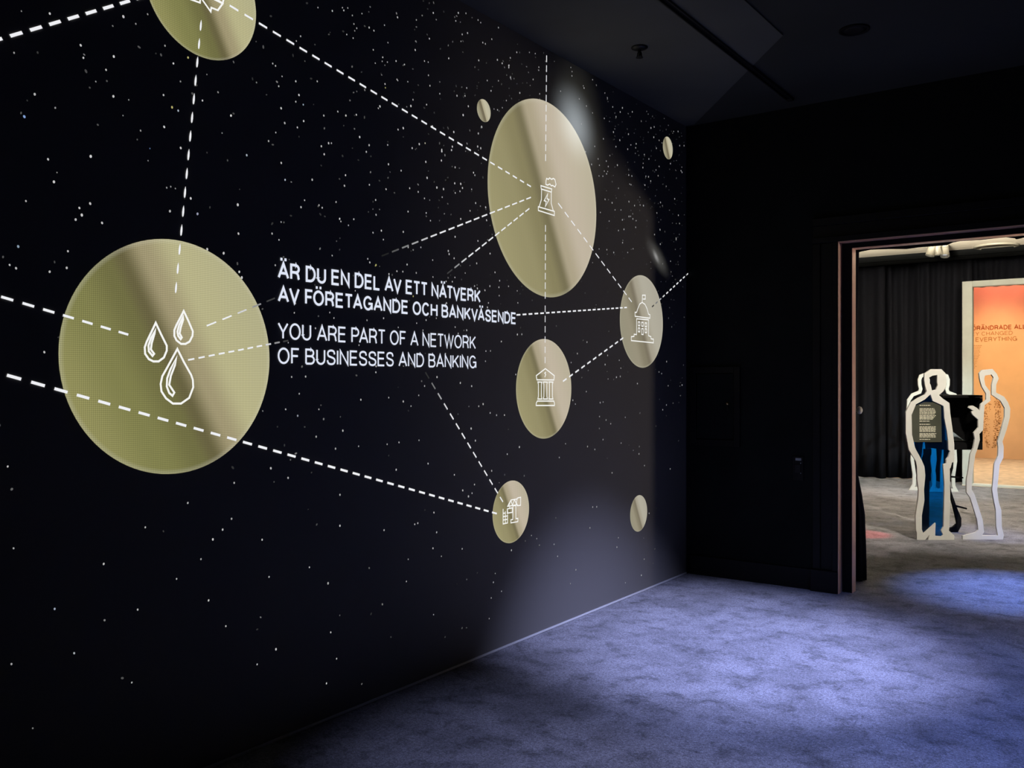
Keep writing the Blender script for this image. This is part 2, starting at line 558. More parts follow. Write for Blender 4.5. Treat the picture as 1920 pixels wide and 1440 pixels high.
def text_strokes(txt, thick, gap=0.105):
    """strokes in cap-height units; returns (list of polylines, total width)"""
    out = []; x = 0.0; prev = ''
    for ch in txt:
        if ch == ' ':
            x += 0.34; prev = ''; continue
        base = {'Ä': 'A', 'Ö': 'O', 'Å': 'A'}.get(ch, ch)
        w, st = GLYPH[base]
        if prev and (prev + base) in ('AV', 'VA', 'TA', 'AT', 'AY', 'YA', 'TV', 'LT', 'PA', 'FO'):
            x -= 0.085
        elif prev and base in 'TVWYA':
            x -= 0.03
        prev = base
        for s in st:
            out.append([(x + thick/2 + p[0]*w, thick/2 + p[1]*(1-thick)) for p in s])
        if ch in 'ÄÖ':
            c = x + thick/2 + w/2
            for sg in (-1, 1):
                out.append([(c + sg*0.15, 1.09), (c + sg*0.15, 1.09 + thick*1.05)])
        x += w + thick + gap
        if base in 'AVTLFYPW':
            x -= 0.03
    return out, x - gap

# ================================================================== SETTING
RIGHT = 6.2
FRONT = -2.2
FARC = 3.535         # ceiling of the next room
WTH = 0.20           # wall thickness
FAR0 = BACK + WTH
CURT = 14.95         # curtain line of the next room
HL, HR = -3.2, 6.2   # side walls of the next room

floor = struct(MB().box(-0.1, RIGHT, FRONT, BACK + 0.001, -0.12, -0.005).build('floor', M_carpet), 'blue-grey carpet tile floor of the dark projection room', 'floor')
# carpet tiles, half a metre square, seams parallel to the walls
def tile_mesh(dx, dy):
    bm = bmesh.new()
    bmesh.ops.create_cube(bm, size=1.0, matrix=Matrix.Translation((dx/2, dy/2, -0.0025)) @ Matrix.Diagonal((dx - 0.0002, dy - 0.0012, 0.005, 1)))
    top = [e for e in bm.edges if all(v.co.z > -0.001 for v in e.verts) and abs(e.verts[0].co.y - e.verts[1].co.y) < 1e-4]
    bmesh.ops.bevel(bm, geom=top, offset=0.0012, segments=1, affect='EDGES')
    me = bpy.data.meshes.new('carpet_tile')
    bm.to_mesh(me); bm.free()
    me.materials.append(M_carpet)
    return me
full = tile_mesh(0.5, 0.5)
last = tile_mesh(0.5, BACK - 6.24)
y = -1.76
while y < BACK - 0.05:
    me = full if y + 0.5 < BACK else last
    for i in range(12):
        o = link('carpet_tile', me, None, floor)
        o.location = (0.008 + i*0.5, y, 0)
    y = round(y + 0.5, 3)
struct(MB().box(HL, HR, BACK + 0.001, 15.15, -0.12, 0.0).build('floor_far', M_carpet), 'dark carpet of the next room seen through the doorway', 'floor')
struct(MB().box(on_Y(1804, 700, 14.65).x, 8.2, 14.62, 15.15, -0.12, 0.004).box(-2.2, 8.2, 15.15, 20.6, -0.12, 0.004).build('floor_niche', M_sand), 'sand-coloured lit floor behind the white portal', 'floor')
struct(MB().box(-0.25, RIGHT, FRONT, BACK + WTH, CEIL, CEIL + 0.15).build('ceiling', M_ceil), 'dark grey ceiling above the projection room', 'ceiling')
struct(MB().box(HL, HR, FAR0, CURT + 0.25, FARC, FARC + 0.15).build('ceiling_far', M_cream), 'cream ceiling of the next room', 'ceiling')
struct(MB().box(-2.2, 8.2, CURT + 0.25, 20.6, 4.1, 4.2).build('ceiling_niche', M_black), 'dark ceiling over the orange backdrop', 'ceiling')
struct(MB().box(-0.25, -0.05, FRONT, BACK + WTH, -0.12, CEIL).build('wall_left', M_wall), 'black wall behind the large screen', 'wall')
struct(MB().box(RIGHT, RIGHT + 0.15, FRONT, CURT + 0.2, -0.12, CEIL).build('wall_right', M_wall), 'black wall on the right, out of view', 'wall')
struct(MB().box(-0.25, RIGHT, FRONT - 0.15, FRONT, -0.12, CEIL).build('wall_front', M_wall), 'black wall behind the viewer', 'wall')
struct(MB().box(HL - 0.15, HL, FAR0, CURT + 0.2, -0.12, CEIL).build('wall_far_left', M_wall), 'dark side wall of the next room', 'wall')
struct(MB().box(-2.35, -2.2, CURT + 0.3, 20.6, 0, 4.1).build('wall_niche_left', M_wall), 'dark side wall beside the orange backdrop', 'wall')
struct(MB().box(8.2, 8.35, CURT + 0.3, 20.6, 0, 4.1).build('wall_niche_right', M_wall), 'dark side wall at the end of the orange backdrop', 'wall')

# wall with the doorway
CAS = BACK - 0.045
DX0 = on_Y(1571, 700, CAS).x            # left edge of the opening
DZ0 = on_Y(1571.5, 455, CAS).z          # top of the opening
DX1 = DX0 + 2.15                        # right edge, outside the picture
STEP = CAS + 0.095
DEEP = STEP + 0.085
IX0 = on_Y(1598.5, 700, STEP).x         # inner frame
IZ0 = on_Y(1602, 467.5, STEP).z
IX1 = DX1 - (IX0 - DX0)
back = struct_empty('wall_back', 'black wall with the doorway to the next room', 'wall')
MB().box(0, DX0, BACK, FAR0, 0, CEIL).build('wall_section', M_wall, back)
MB().box(DX1, RIGHT, BACK, FAR0, 0, CEIL).build('wall_section', M_wall, back)
MB().box(DX0, DX1, BACK, FAR0, DZ0, CEIL).build('wall_section', M_wall, back)
MB().box(HL, 0, BACK, FAR0, -0.1, CEIL).build('wall_section', M_wall, back)

door = struct_empty('door_1', 'open doorway with black moulded casing and bronze jamb edges', 'doorway')
def casing(name, x0, x1, z0, z1, vertical, side):
    # stepped moulding: three fillets of different projection, built as one part each
    steps = [(0.0, 0.30, 0.030), (0.30, 0.78, 0.018), (0.78, 1.0, 0.045)]
    for a, b, pr in steps:
        if vertical:
            w = x1 - x0
            if side > 0:
                xa, xb = x0 + a*w, x0 + b*w
            else:
                xa, xb = x1 - b*w, x1 - a*w
            MB().box(xa, xb, BACK - pr, BACK - 0.0005, z0, z1).build(name, M_trim, door, bevel=0.003)
        else:
            h = z1 - z0
            MB().box(x0, x1, BACK - pr, BACK - 0.0005, z1 - b*h, z1 - a*h).build(name, M_trim, door, bevel=0.003)
CW = 0.185
casing('casing_strip', DX0 - CW, DX0 - 0.002, 0.16, DZ0, True, 1)
casing('casing_strip', DX1 + 0.002, DX1 + CW, 0.16, DZ0, True, -1)
casing('casing_strip', DX0 - CW, DX1 + CW, DZ0 + 0.002, DZ0 + CW, False, 1)
MB().box(DX0 - CW - 0.01, DX0 - 0.002, BACK - 0.055, BACK - 0.0005, 0.0, 0.158).build('plinth_block', M_trim, door, bevel=0.004)
MB().box(DX1 + 0.002, DX1 + CW + 0.01, BACK - 0.055, BACK - 0.0005, 0.0, 0.158).build('plinth_block', M_trim, door, bevel=0.004)
# reveals (thin brown linings) and the black rebate between them
T = 0.003
MB().box(DX0, DX0 + T, CAS, STEP, 0.0, DZ0 - T).build('jamb_lining', M_jamb, door)
MB().box(DX1 - T, DX1, CAS, STEP, 0.0, DZ0 - T).build('jamb_lining', M_jamb, door)
MB().box(DX0, DX1, CAS, STEP, DZ0 - T, DZ0).build('head_lining', M_jamb, door)
MB().box(DX0, IX0 - T, STEP, DEEP, 0.0, DZ0).build('door_stop', M_black, door)
MB().box(IX1 + T, DX1, STEP, DEEP, 0.0, DZ0).build('door_stop', M_black, door)
MB().box(IX0 - T, IX1 + T, STEP, DEEP, IZ0 + T, DZ0).build('door_stop', M_black, door)
MB().box(IX0 - T, IX0, STEP - 0.004, DEEP, 0.0, IZ0).build('jamb_lining', M_jamb, door)
MB().box(IX1, IX1 + T, STEP - 0.004, DEEP, 0.0, IZ0).build('jamb_lining', M_jamb, door)
MB().box(IX0, IX1, STEP - 0.004, DEEP, IZ0, IZ0 + T).build('head_lining', M_jamb, door)
bb = MB().box(0.02, DX0 - CW - 0.012, BACK - 0.018, BACK - 0.0005, 0.0, 0.15)
bb.box(0.02, DX0 - CW - 0.012, BACK - 0.024, BACK - 0.0005, 0.0, 0.03)
struct(bb.build('baseboard_back', M_trim, bevel=0.003), 'low black baseboard along the doorway wall', 'baseboard')

# ceiling: lighter sheet painting the lit patch by the screen, slotted track
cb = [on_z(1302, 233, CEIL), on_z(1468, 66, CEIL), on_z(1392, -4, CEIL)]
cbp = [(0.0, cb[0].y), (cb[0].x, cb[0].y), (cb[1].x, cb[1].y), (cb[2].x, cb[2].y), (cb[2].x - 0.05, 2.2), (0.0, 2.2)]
def prism(outlines, thick, mapper, name, mat, parent=None, smooth=False):
    """outer contour plus holes (2D) extruded by thick along local depth; mapper(u, v, d) -> xyz"""
    flat = [p for c in outlines for p in c]
    tris = tessellate_polygon([[Vector((p[0], p[1], 0)) for p in c] for c in outlines])
    n = len(flat)
    verts = [mapper(p[0], p[1], 0.0) for p in flat] + [mapper(p[0], p[1], thick) for p in flat]
    faces = [tuple(t) for t in tris] + [tuple(i + n for i in reversed(t)) for t in tris]
    o = 0
    for c in outlines:
        k = len(c)
        for i in range(k):
            j = (i + 1) % k
            faces.append((o + i, o + j, o + j + n, o + i + n))
        o += k
    me = bpy.data.meshes.new(name)
    me.from_pydata([tuple(v) for v in verts], [], faces)
    bm = bmesh.new(); bm.from_mesh(me)
    bmesh.ops.remove_doubles(bm, verts=bm.verts[:], dist=1e-6)
    bmesh.ops.recalc_face_normals(bm, faces=bm.faces[:])
    bm.to_mesh(me); bm.free()
    return link(name, me, mat, parent)
struct(prism([cbp], 0.008, lambda u, v, d: (u, v, CEIL - 0.0085 + d), 'ceiling_lit_patch_1', M_ceil_lit), 'lighter grey sheet painted as the lit patch of ceiling beside the screen', 'painted light patch')

tr = thing('lighting_track', 'thin black lighting track recessed in the dark ceiling', 'lighting track', (0.90, 4.2, CEIL))
for sg in (-1, 1):
    MB().box(sg*0.018 - 0.004, sg*0.018 + 0.004, -3.2, 2.12, -0.022, -0.0005).build('rail', M_steel, tr)
MB().box(-0.014, 0.014, -3.2, 2.12, -0.0095, -0.0088).build('slot', M_black, tr)
MB().box(-0.024, 0.024, 2.12, 2.16, -0.024, -0.0005).build('end_cap', M_steel, tr, bevel=0.003)

p = on_z(1199, 88, CEIL)
sp = thing('ceiling_sprinkler', 'small dark sprinkler head hanging from the ceiling', 'sprinkler', (p.x, p.y, CEIL))
MB().lathe([(0.050, -0.009), (0.050, -0.014), (0.030, -0.024), (0.012, -0.026)], (0, 0, 0)).build('escutcheon', M_steel, sp, smooth=True)
MB().cyl((0, 0, -0.026), (0, 0, -0.058), 0.010).build('stem', M_steel, sp, smooth=True)
MB().cyl((-0.012, 0, -0.04), (-0.016, 0, -0.07), 0.003).cyl((0.012, 0, -0.04), (0.016, 0, -0.07), 0.003).build('frame_arm', M_steel, sp)
MB().lathe([(0.022, -0.070), (0.022, -0.073), (0.006, -0.076)], (0, 0, 0)).build('deflector', M_steel, sp)

p = on_z(1602, 57, CEIL)
dl = thing('ceiling_speaker', 'round black speaker grille set in the dark ceiling', 'speaker', (p.x, p.y, CEIL))
MB().lathe([(0.085, -0.0005), (0.085, -0.008), (0.070, -0.012), (0.068, -0.004)], (0, 0, 0), seg=36).build('rim', M_black, dl, smooth=True)
MB().lathe([(0.067, -0.0045), (0.045, -0.008), (0.001, -0.009)], (0, 0, 0), seg=36).build('grille', M_steel, dl, smooth=True)

# access hatch and switch on the doorway wall
a = on_Y(1296, 690, BACK); b = on_Y(1389, 835, BACK)
hz0, hz1 = on_Y(1340, 838, BACK).z, on_Y(1340, 690, BACK).z
ha = thing('access_hatch', 'flush black access hatch with brass lock on the doorway wall', 'hatch', (a.x, BACK, hz0))
hw, hh = b.x - a.x, hz1 - hz0
fr = 0.05
for q, (x0, x1, z0, z1) in enumerate([(0, fr, 0, hh), (hw - fr, hw, 0, hh), (fr, hw - fr, 0, fr), (fr, hw - fr, hh - fr, hh)]):
    MB().box(x0 + 0.0005, x1 - 0.0005, -0.022, -0.0005, z0, z1).build('frame_rail', M_trim, ha, bevel=0.002)
hd = MB().box(fr + 0.004, hw - fr - 0.004, -0.014, -0.0005, fr + 0.004, hh - fr - 0.004).build('hatch_door', M_wall, ha, bevel=0.002)
k = on_Y(1366, 759, BACK)
MB().lathe([(0.014, -0.014), (0.014, -0.020), (0.009, -0.024), (0.007, -0.034)], (k.x - a.x, 0, k.z - hz0), 'Y', 18).build('lock', M_brass, hd, smooth=True)
MB().box(k.x - a.x - 0.006, k.x - a.x + 0.004, -0.018, -0.014, k.z - hz0 - 0.055, k.z - hz0 - 0.018).build('key_tag', M_steel, hd)

w0 = on_Y(1497, 880, BACK)
sw = thing('wall_switch', 'small black switch plate with a pale label beside the doorway', 'switch', (w0.x, BACK, w0.z))
MB().box(-0.040, 0.040, -0.010, -0.0005, -0.09, 0.09).build('plate', M_trim, sw, bevel=0.003)
MB().box(-0.018, 0.024, -0.012, -0.0101, 0.058, 0.076).build('label', M_grey, sw)
MB().box(-0.022, 0.022, -0.016, -0.0101, -0.035, 0.030).build('rocker', M_steel, sw, bevel=0.003)
for zz in (0.040, -0.034):
    MB().lathe([(0.004, -0.016), (0.004, -0.018)], (0.022, 0, zz), 'Y', 10).build('screw', M_grey, sw)

# lamp bodies for the two floor spots, out of the picture above
def fixture(loc, target, label, cat='spotlight', group=None, body=None, s=1.0):
    body = body or M_steel
    o = thing('ceiling_spotlight', label, cat, loc, 0, group)
    d = (Vector(target) - Vector(loc)).normalized()
    topz = (CEIL if loc[1] < BACK else FARC) - loc[2]
    MB().lathe([(0.05*s, topz - 0.001), (0.05*s, topz - 0.03*s), (0.02*s, topz - 0.04*s)], (0, 0, 0)).build('base', body, o, smooth=True)
    MB().cyl((0, 0, topz - 0.035*s), -d*0.09*s, 0.012*s).build('arm', body, o, smooth=True)
    MB().cyl(-d*0.17*s, -d*0.02*s, 0.045*s, 0.055*s, caps=True).build('head', body, o, smooth=False)
    ring = MB()
    ring.cyl(-d*0.02*s, d*0.03*s, 0.058*s, 0.062*s, caps=False)
    ring.build('rim', body, o)
    MB().cyl(-d*0.018*s, -d*0.012*s, 0.050*s).build('lens', M_lens, o)
    return o
for i, lab in enumerate(['black ceiling spotlight above the carpet, nearest the screen', 'black ceiling spotlight above the carpet before the doorway', 'black ceiling spotlight above the carpet, furthest from the doorway', 'black ceiling spotlight just beyond the doorway']):
    nm, p, t, c, w, ang, bl = LAMPS[i]
    d = (Vector(t) - Vector(p)).normalized()
    fixture(tuple(Vector(p) - d*0.02), t, lab)

# ================================================================== VIDEO WALL
vw = thing('video_wall', 'huge black video wall showing stars, gold discs and dashed white lines', 'screen', (0, 0, 0))
VY0, VY1 = 0.2, BACK - 0.035
MB().box(-0.045, 0.0, VY0, VY1, 0.012, CEIL - 0.004).build('screen_panel', M_screen, vw)
MB().box(-0.045, 0.005, VY0, VY1, 0.0005, 0.0115).build('bottom_trim', M_alu, vw)
MB().box(-0.045, 0.004, VY1 + 0.0005, VY1 + 0.006, 0.0005, CEIL - 0.004).build('side_trim', M_steel, vw)
WHITE = (0.86, 0.87, 0.90, 1)

def depth_at(y, z):
    return (Vector((0, y, z)) - CAM).dot(FW)
def px_w(px, at):           # pixels -> metres at a place on the wall
    return px * depth_at(*at) / F_PX

# stars
rng = random.Random(11)
stars = Flat()
DISCS = []
def star(y, z, r, bright, tint=(1, 1, 1), ang=None, el=1.3):
    n = 7
    ang = rng.uniform(0, math.pi) if ang is None else ang
    pts = []
    for i in range(n):
        a = 2*math.pi*i/n
        u, v = r*math.cos(a)*el, r*math.sin(a)
        pts.append((y + u*math.cos(ang) - v*math.sin(ang), z + u*math.sin(ang) + v*math.cos(ang)))
    stars.poly(pts, (bright*tint[0], bright*tint[1], bright*tint[2], 1))
BLUE, YEL, WHT = (0.35, 0.55, 1.0), (1.0, 0.92, 0.35), (1, 1, 1)
listed = []     # x, y (pixels), pixel radius, brightness, tint
def batch(ox, oy, sc, items, r=1.9, b=0.8):
    for it in items:
        tint = it[2] if len(it) > 2 else WHT
        listed.append((ox + it[0]*sc, oy + it[1]*sc, r*rng.uniform(0.8, 1.2), b*rng.uniform(0.75, 1.1), tint))
batch(0, 0, .25, [(373,110),(925,133),(605,348),(625,442),(853,432),(795,532),(1300,484),(260,715),(182,883,BLUE),(850,731),(1226,721),(1290,813,YEL),(1336,838,(.75,.88,1)),(1518,762),(1732,875),(1231,960),(1355,1118),(360,1203),(680,1181),(404,1372),(1850,1172,(.75,.88,1)),(1410,440,YEL)], 2.2)
batch(0, 0, .25, [(1018,187),(1107,115),(1237,351),(1551,567),(1635,700),(1054,988),(1124,1122,BLUE),(1353,619),(922,875),(414,817),(427,1302),(1110,1213),(1250,1416),(1280,1408),(1315,1422),(965,757),(1665,1006),(160,92),(105,404),(718,620)], 1.5, .4)
batch(500, 0, .25, [(384,65),(492,90),(568,66),(608,68),(578,86),(642,124),(714,110),(654,188),(675,220),(768,215),(804,238),(883,197),(981,138),(1122,158),(1249,105),(1418,165),(1437,105),(1494,108),(1585,158),(600,267),(648,294),(254,280),(222,316),(909,328),(1220,298),(1466,266),(1506,256),(1457,318),(1688,302),(1620,327),(1640,337),(799,382),(1114,383),(870,438),(866,468),(905,474),(970,466),(814,482),(1033,492),(1183,466),(1211,474),(1365,446),(1590,461),(1730,457),(1875,400),(1815,500),(1815,515),(1766,483),(45,485),(66,502),(115,581),(218,618),(379,618),(90,655),(977,604),(983,612),(1058,621),(1213,573),(1224,651),(887,638),(890,666,YEL),(1298,711),(1500,668),(1427,726),(1487,727),(1654,612),(1683,688),(1828,590),(1898,705),(1097,756)], 1.5, .62)
batch(500, 0, .25, [(274,793,(.7,.85,1)),(108,820),(242,721),(218,771),(428,875),(533,845),(594,875),(672,869),(849,806),(837,820),(135,931),(277,916),(230,964),(68,1002),(14,1066),(464,1082),(485,1082),(410,1105),(431,1165),(697,1036),(768,1097),(747,1147),(907,1095),(913,1240),(1008,1288),(109,1230),(138,1357,(.75,.85,1)),(591,1322),(341,1356),(1081,803),(1199,793),(1243,956),(1512,805),(1473,871),(1612,960),(1587,1009),(1403,998),(1392,1108),(1313,1130),(1313,1142),(1386,1134),(1091,1119),(1144,1089),(1188,1082,(1,.95,.7)),(1310,1212),(1413,1263),(1582,1107),(1605,1120),(1551,1303),(1561,1322),(1410,1383),(1455,1387),(1276,1415),(1326,1426),(1072,1420),(895,1427),(1193,1222),(1203,1342),(985,980),(1024,969)], 1.8, .72)
batch(500, 240, .25, [(284,550),(257,602),(392,587),(416,606),(520,563),(583,441),(895,467),(817,548),(820,659),(653,692),(547,689),(556,709),(613,738),(860,778),(797,793),(875,845),(1024,787),(1061,902),(1156,903),(1060,635),(1196,645),(1228,703),(1316,527),(1183,536),(1136,487),(1414,495),(1449,483),(1525,629),(1567,571),(1642,603),(1649,700),(1455,690),(1413,824),(1584,855),(92,847),(40,800),(491,965),(758,990),(773,1016),(820,1035,YEL),(770,434),(1537,468),(1468,458),(1362,930),(1368,955),(1675,950),(108,713)], 1.6, .7)
batch(500, 470, 1/6, [(737,68),(1136,104),(1159,145),(1222,182,YEL),(1375,275),(96,176),(996,463),(310,711),(709,708),(756,770),(1128,795),(1315,772),(1220,675),(548,885),(242,1047),(1038,1075),(1230,1312),(1228,1380),(436,1428),(323,606)], 1.5, .6)
batch(740, 470, 1/6, [(612,50),(427,118),(668,98),(922,155),(139,168),(25,243),(91,248),(242,262),(430,308),(793,264),(1128,256),(677,313),(648,361),(578,358),(898,410),(930,437),(1015,458),(1070,411),(1172,424),(1280,413),(1378,464),(1175,518),(1054,600),(1180,350),(1043,650),(583,602),(208,525,YEL),(353,793),(247,828),(468,772),(318,907),(680,872),(810,907),(714,944),(572,1170),(1199,1034),(1026,1142),(1077,1140),(1021,1256),(1385,599),(1362,1405),(1430,953),(1380,955),(40,875)], 1.5, .6)
batch(1060, 240, 260/1440, [(890,10),(655,75),(500,55),(395,124),(565,138),(305,202),(210,257),(462,298),(340,332),(425,355),(353,398),(445,411),(272,389),(540,397),(525,205),(680,187),(735,175),(730,217),(647,231),(945,221),(867,333),(820,287),(918,107),(1003,166),(973,138),(1232,195),(1187,194),(1247,303,(.8,.85,1)),(1091,381),(973,410),(941,447),(805,422),(808,378),(658,500),(690,510),(836,513),(863,518),(886,562),(963,507),(826,604),(682,600),(668,594),(1047,616),(1271,557),(1201,455),(1211,471),(404,459),(439,463),(428,487),(349,509),(389,512),(551,637),(412,752),(485,788),(660,776),(718,817),(776,811),(811,817),(577,862),(516,861),(363,888),(455,978),(592,965),(660,930),(677,929),(701,955),(733,974),(551,1076),(608,1064),(730,1042),(594,1202),(350,1267),(502,1304),(647,1304),(703,1265),(430,1275),(950,893),(1173,917),(1185,1003),(983,1067),(926,1118),(1150,1155),(1150,1168),(986,1217),(1273,1098),(1249,775),(1251,790),(1135,747),(988,784),(1092,1395),(1240,1367)], 1.35, .6)
batch(860, 0, .25, [(54,108),(145,160),(165,178),(66,257),(26,268),(298,215),(247,302),(181,328),(201,337),(290,457),(326,484),(436,401),(530,401),(574,410),(149,462),(378,498),(377,512),(387,442),(601,512),(600,535),(388,590),(558,604),(214,612),(298,614),(607,712),(458,705),(357,762),(291,832),(265,826),(327,816),(60,668),(242,690),(764,692),(1004,606),(934,652),(940,668),(1096,705),(1115,742),(1155,810),(1228,817),(1211,848),(1302,847),(1180,884),(1160,998),(958,803),(904,750),(850,545),(841,514),(849,577),(921,938),(1004,855),(1092,896),(172,960),(147,1010),(1441,968),(1466,960),(1612,994),(1645,994)], 1.35, .55)
batch(500, 690, .25, [(292,72),(187,75),(244,201),(142,318),(391,318),(232,366,(.8,.85,1)),(571,478),(371,523),(516,613),(689,595),(706,246),(915,230),(1024,259),(1082,294),(1140,213),(1184,143),(1277,76),(1537,144),(1623,279),(1676,345),(1724,362),(1783,361),(1533,462),(1565,553),(1142,550),(992,566),(903,580),(1210,725),(971,771),(1804,654),(1895,601),(1558,882),(1540,947),(1513,971),(1470,926),(1407,809),(1687,779),(550,958),(1254,1092),(1133,1172),(1110,1180),(1275,1239),(1466,1364),(1247,1360),(880,1224),(549,1191),(160,832),(30,760),(818,40),(1590,295),(1452,120),(1835,1375)], 1.7, .62)
batch(0, 360, .25, [(194,76),(613,181),(567,215),(676,95),(595,128),(136,417,(.6,.8,1)),(509,452),(72,555),(120,580),(372,606),(500,577),(1274,152),(1481,172,(.7,.75,1)),(1783,104),(1788,320),(1554,437),(1677,467),(1794,607),(1813,650),(332,1209),(1430,56),(765,240)], 2.2, .75)
batch(0, 860, 1/3, [(43,50),(76,510),(583,598),(307,851,(.7,.8,1)),(417,1100,(.85,.92,1)),(64,1161),(741,1265),(774,855),(993,682),(1056,255),(817,392),(1130,571),(1197,460),(1252,405),(1474,462),(1270,948),(1173,803),(1446,1163),(1740,617),(1845,707),(1513,671),(1620,114),(1523,60),(1317,142),(1302,344),(1893,1131),(1860,983),(1552,1078),(1912,209),(1836,1270)], 1.9, .65)
batch(1040, 640, .25, [(242,14),(170,100),(123,167),(378,182),(484,150),(496,209),(400,290),(397,114),(463,277),(491,272),(620,325),(782,238),(802,250),(839,160),(851,341),(955,336),(237,385),(341,468),(363,463),(136,450),(155,479),(838,485),(810,521),(336,572),(385,598),(420,626),(529,578),(362,745),(498,771),(81,776),(246,797),(301,819),(34,879),(978,795),(866,965),(673,940),(632,852),(430,994),(285,1251),(315,1249),(264,1407),(708,1298)], 1.35, .55)
batch(700, 1000, .3125, [(379,2),(357,96),(408,144),(533,99),(209,162),(198,295),(829,107),(948,19),(980,38),(1084,72),(1105,144),(1470,33),(1461,89),(1215,225),(1182,308),(731,247),(720,300),(707,394),(769,354),(695,518),(1625,161),(1608,258),(1512,303),(361,494),(1863,250)], 1.4, .55)
for (x, yy, r, b, tint) in listed:
    at = on_wall(x, yy)
    if 0.3 < at[0] < VY1 - 0.03 and 0.03 < at[1] < CEIL - 0.03:
        star(at[0], at[1], px_w(r*0.92, at), b*0.72, tint, ang=rng.uniform(1.2, 2.0), el=1.25)
n = 0
while n < 800:                       # the fainter dust of stars between the bright ones
    yy = rng.uniform(0.6, VY1 - 0.03); zz = rng.uniform(0.1, CEIL - 0.04)
    dens = 0.05 + 0.95 * min(1, max(0, (zz - 0.6) / 2.6))**1.6 * (0.35 + 0.65*min(1, max(0, (yy - 1.6) / 2.6)))
    if rng.random() < dens and math.dist((yy, zz), on_wall(1080, 240)) > 0.42:
        star(yy, zz, rng.uniform(0.0024, 0.0046), rng.choice([0.03, 0.04, 0.06, 0.08, 0.12, 0.18]), el=rng.uniform(1.0, 1.9))
        n += 1
sf = stars.build('star_field', 0.0005, vw)
sf['kind'] = 'stuff'

# gold discs
def disc(cpx, r, mat, label, yz=None):
    c = on_wall(*cpx) if yz is None else yz
    N = 96
    verts = [(0.001, c[0], c[1])]
    uvs = [(0, 0)]
    for ring in (0.5, 1.0):
        for i in range(N):
            a = 2*math.pi*i/N
            u, v = ring*math.cos(a), ring*math.sin(a)
            verts.append((0.001, c[0] + r*u, min(c[1] + r*v, CEIL - 0.006))); uvs.append((u, v))
    faces = [(0, 1 + i, 1 + (i+1) % N) for i in range(N)]
    faces += [(1 + i, 1 + N + i, 1 + N + (i+1) % N, 1 + (i+1) % N) for i in range(N)]
    me = bpy.data.meshes.new('disc')
    me.from_pydata(verts, [], faces)
    ul = me.uv_layers.new(name='disc')
    for lp in me.loops:
        ul.data[lp.index].uv = uvs[lp.vertex_index]
    o = link('disc', me, mat, vw)
    o['label'] = label
    return o
d_arrow = disc(None, 0.252, M_discO, 'gold disc cut by the top of the view with a recycling-arrow icon', (2.104, 3.036))
d_drop = disc(None, 0.443, M_discO, 'large olive-gold disc with three water drops', (1.982, 1.613))
d_plant = disc(None, 0.598, M_discBG, 'largest beige-gold disc with a power plant icon', on_wall(1025, 376))
d_dome = disc(None, 0.336, M_discG, 'grey-gold disc with a domed town hall icon', on_wall(1204, 605))
d_bank = disc(None, 0.304, M_discB, 'beige-gold disc with a bank icon', on_wall(1021.5, 731))
d_crane = disc(None, 0.180, M_discB, 'small gold disc with a building crane icon', on_wall(958.5, 961.5))
disc(None, 0.062, M_discP, 'tiny plain disc left of the largest disc', on_wall(907, 209.5))
disc(None, 0.085, M_discP, 'tiny plain disc near the top corner', on_wall(1252, 279.5))
disc(None, 0.131, M_discG, 'tiny plain disc low beside the corner', on_wall(1197.5, 964.5))

# dashed lines: pixel ends, number of dashes, dash share, width in metres, fade at start / end
def dashed(p0, p1, n, share, w, fade0=0, fade1=0, lens=False, phase=0.0):
    fl = Flat()
    a, b = Vector(on_wall(*p0)), Vector(on_wall(*p1))
    for i in range(n):
        t0 = (i + phase) / (n - 1 + share); t1 = (i + phase + share) / (n - 1 + share)
        q0, q1 = a.lerp(b, t0), a.lerp(b, t1)
        if max(q0.y, q1.y) > CEIL - 0.01 or min(q0.x, q1.x) < 0.25:
            continue
        k = 1.0
        if fade0 and i < fade0: k = (i + 0.5) / fade0
        if fade1 and n - 1 - i < fade1: k = min(k, (n - 1 - i + 0.5) / fade1)
        k = k ** 1.6
        c = (WHITE[0]*k, WHITE[1]*k, WHITE[2]*k, 1)
        if lens:
            d = (q1 - q0); nrm = Vector((-d.y, d.x)).normalized() * w / 2
            pts = [q0, q0.lerp(q1, .3) + nrm*0.8, q0.lerp(q1, .6) + nrm, q0.lerp(q1, .9) + nrm*0.7, q1, q0.lerp(q1, .9) - nrm*0.7, q0.lerp(q1, .6) - nrm, q0.lerp(q1, .3) - nrm*0.8]
            fl.poly([(p.x, p.y) for p in pts], c)
        else:
            fl.stroke([q0, q1], w, c)
    fl.build('dashed_line', 0.002, vw)
dashed((-60, 93), (330, -22), 12, 0.60, 0.0105)
dashed((430, 12.5), (995, 352), 30, 0.58, 0.0085)
dashed((377, 39), (328.5, 552), 15, 0.62, 0.0085, lens=True)
dashed((-40, 546), (240, 629.5), 8, 0.56, 0.0085)
dashed((-35, 692), (931, 965), 36, 0.58, 0.0100)
dashed((387, 613), (515, 561), 5, 0.60, 0.0060, fade1=3)
dashed((352, 677), (540, 640.5), 11, 0.60, 0.0065, fade1=3)
dashed((995, 372), (715, 482), 18, 0.68, 0.0075, fade1=6)
dashed((992, 393), (838, 515), 13, 0.70, 0.0075, fade1=3)
dashed((1024.5, 106), (1022.5, 304), 11, 0.68, 0.0070)
dashed((1022.3, 424), (1021.8, 562), 8, 0.70, 0.0070)
dashed((1021.8, 575), (1021.5, 683), 6, 0.62, 0.0060)
dashed((1046, 383), (1184, 568), 13, 0.60, 0.0080)
dashed((968, 592.5), (1175, 578.5), 22, 0.62, 0.0090)
dashed((1222, 577.5), (1289.5, 515), 11, 0.55, 0.0100, fade0=4)
dashed((1055, 717), (1168, 635.5), 11, 0.58, 0.0100)
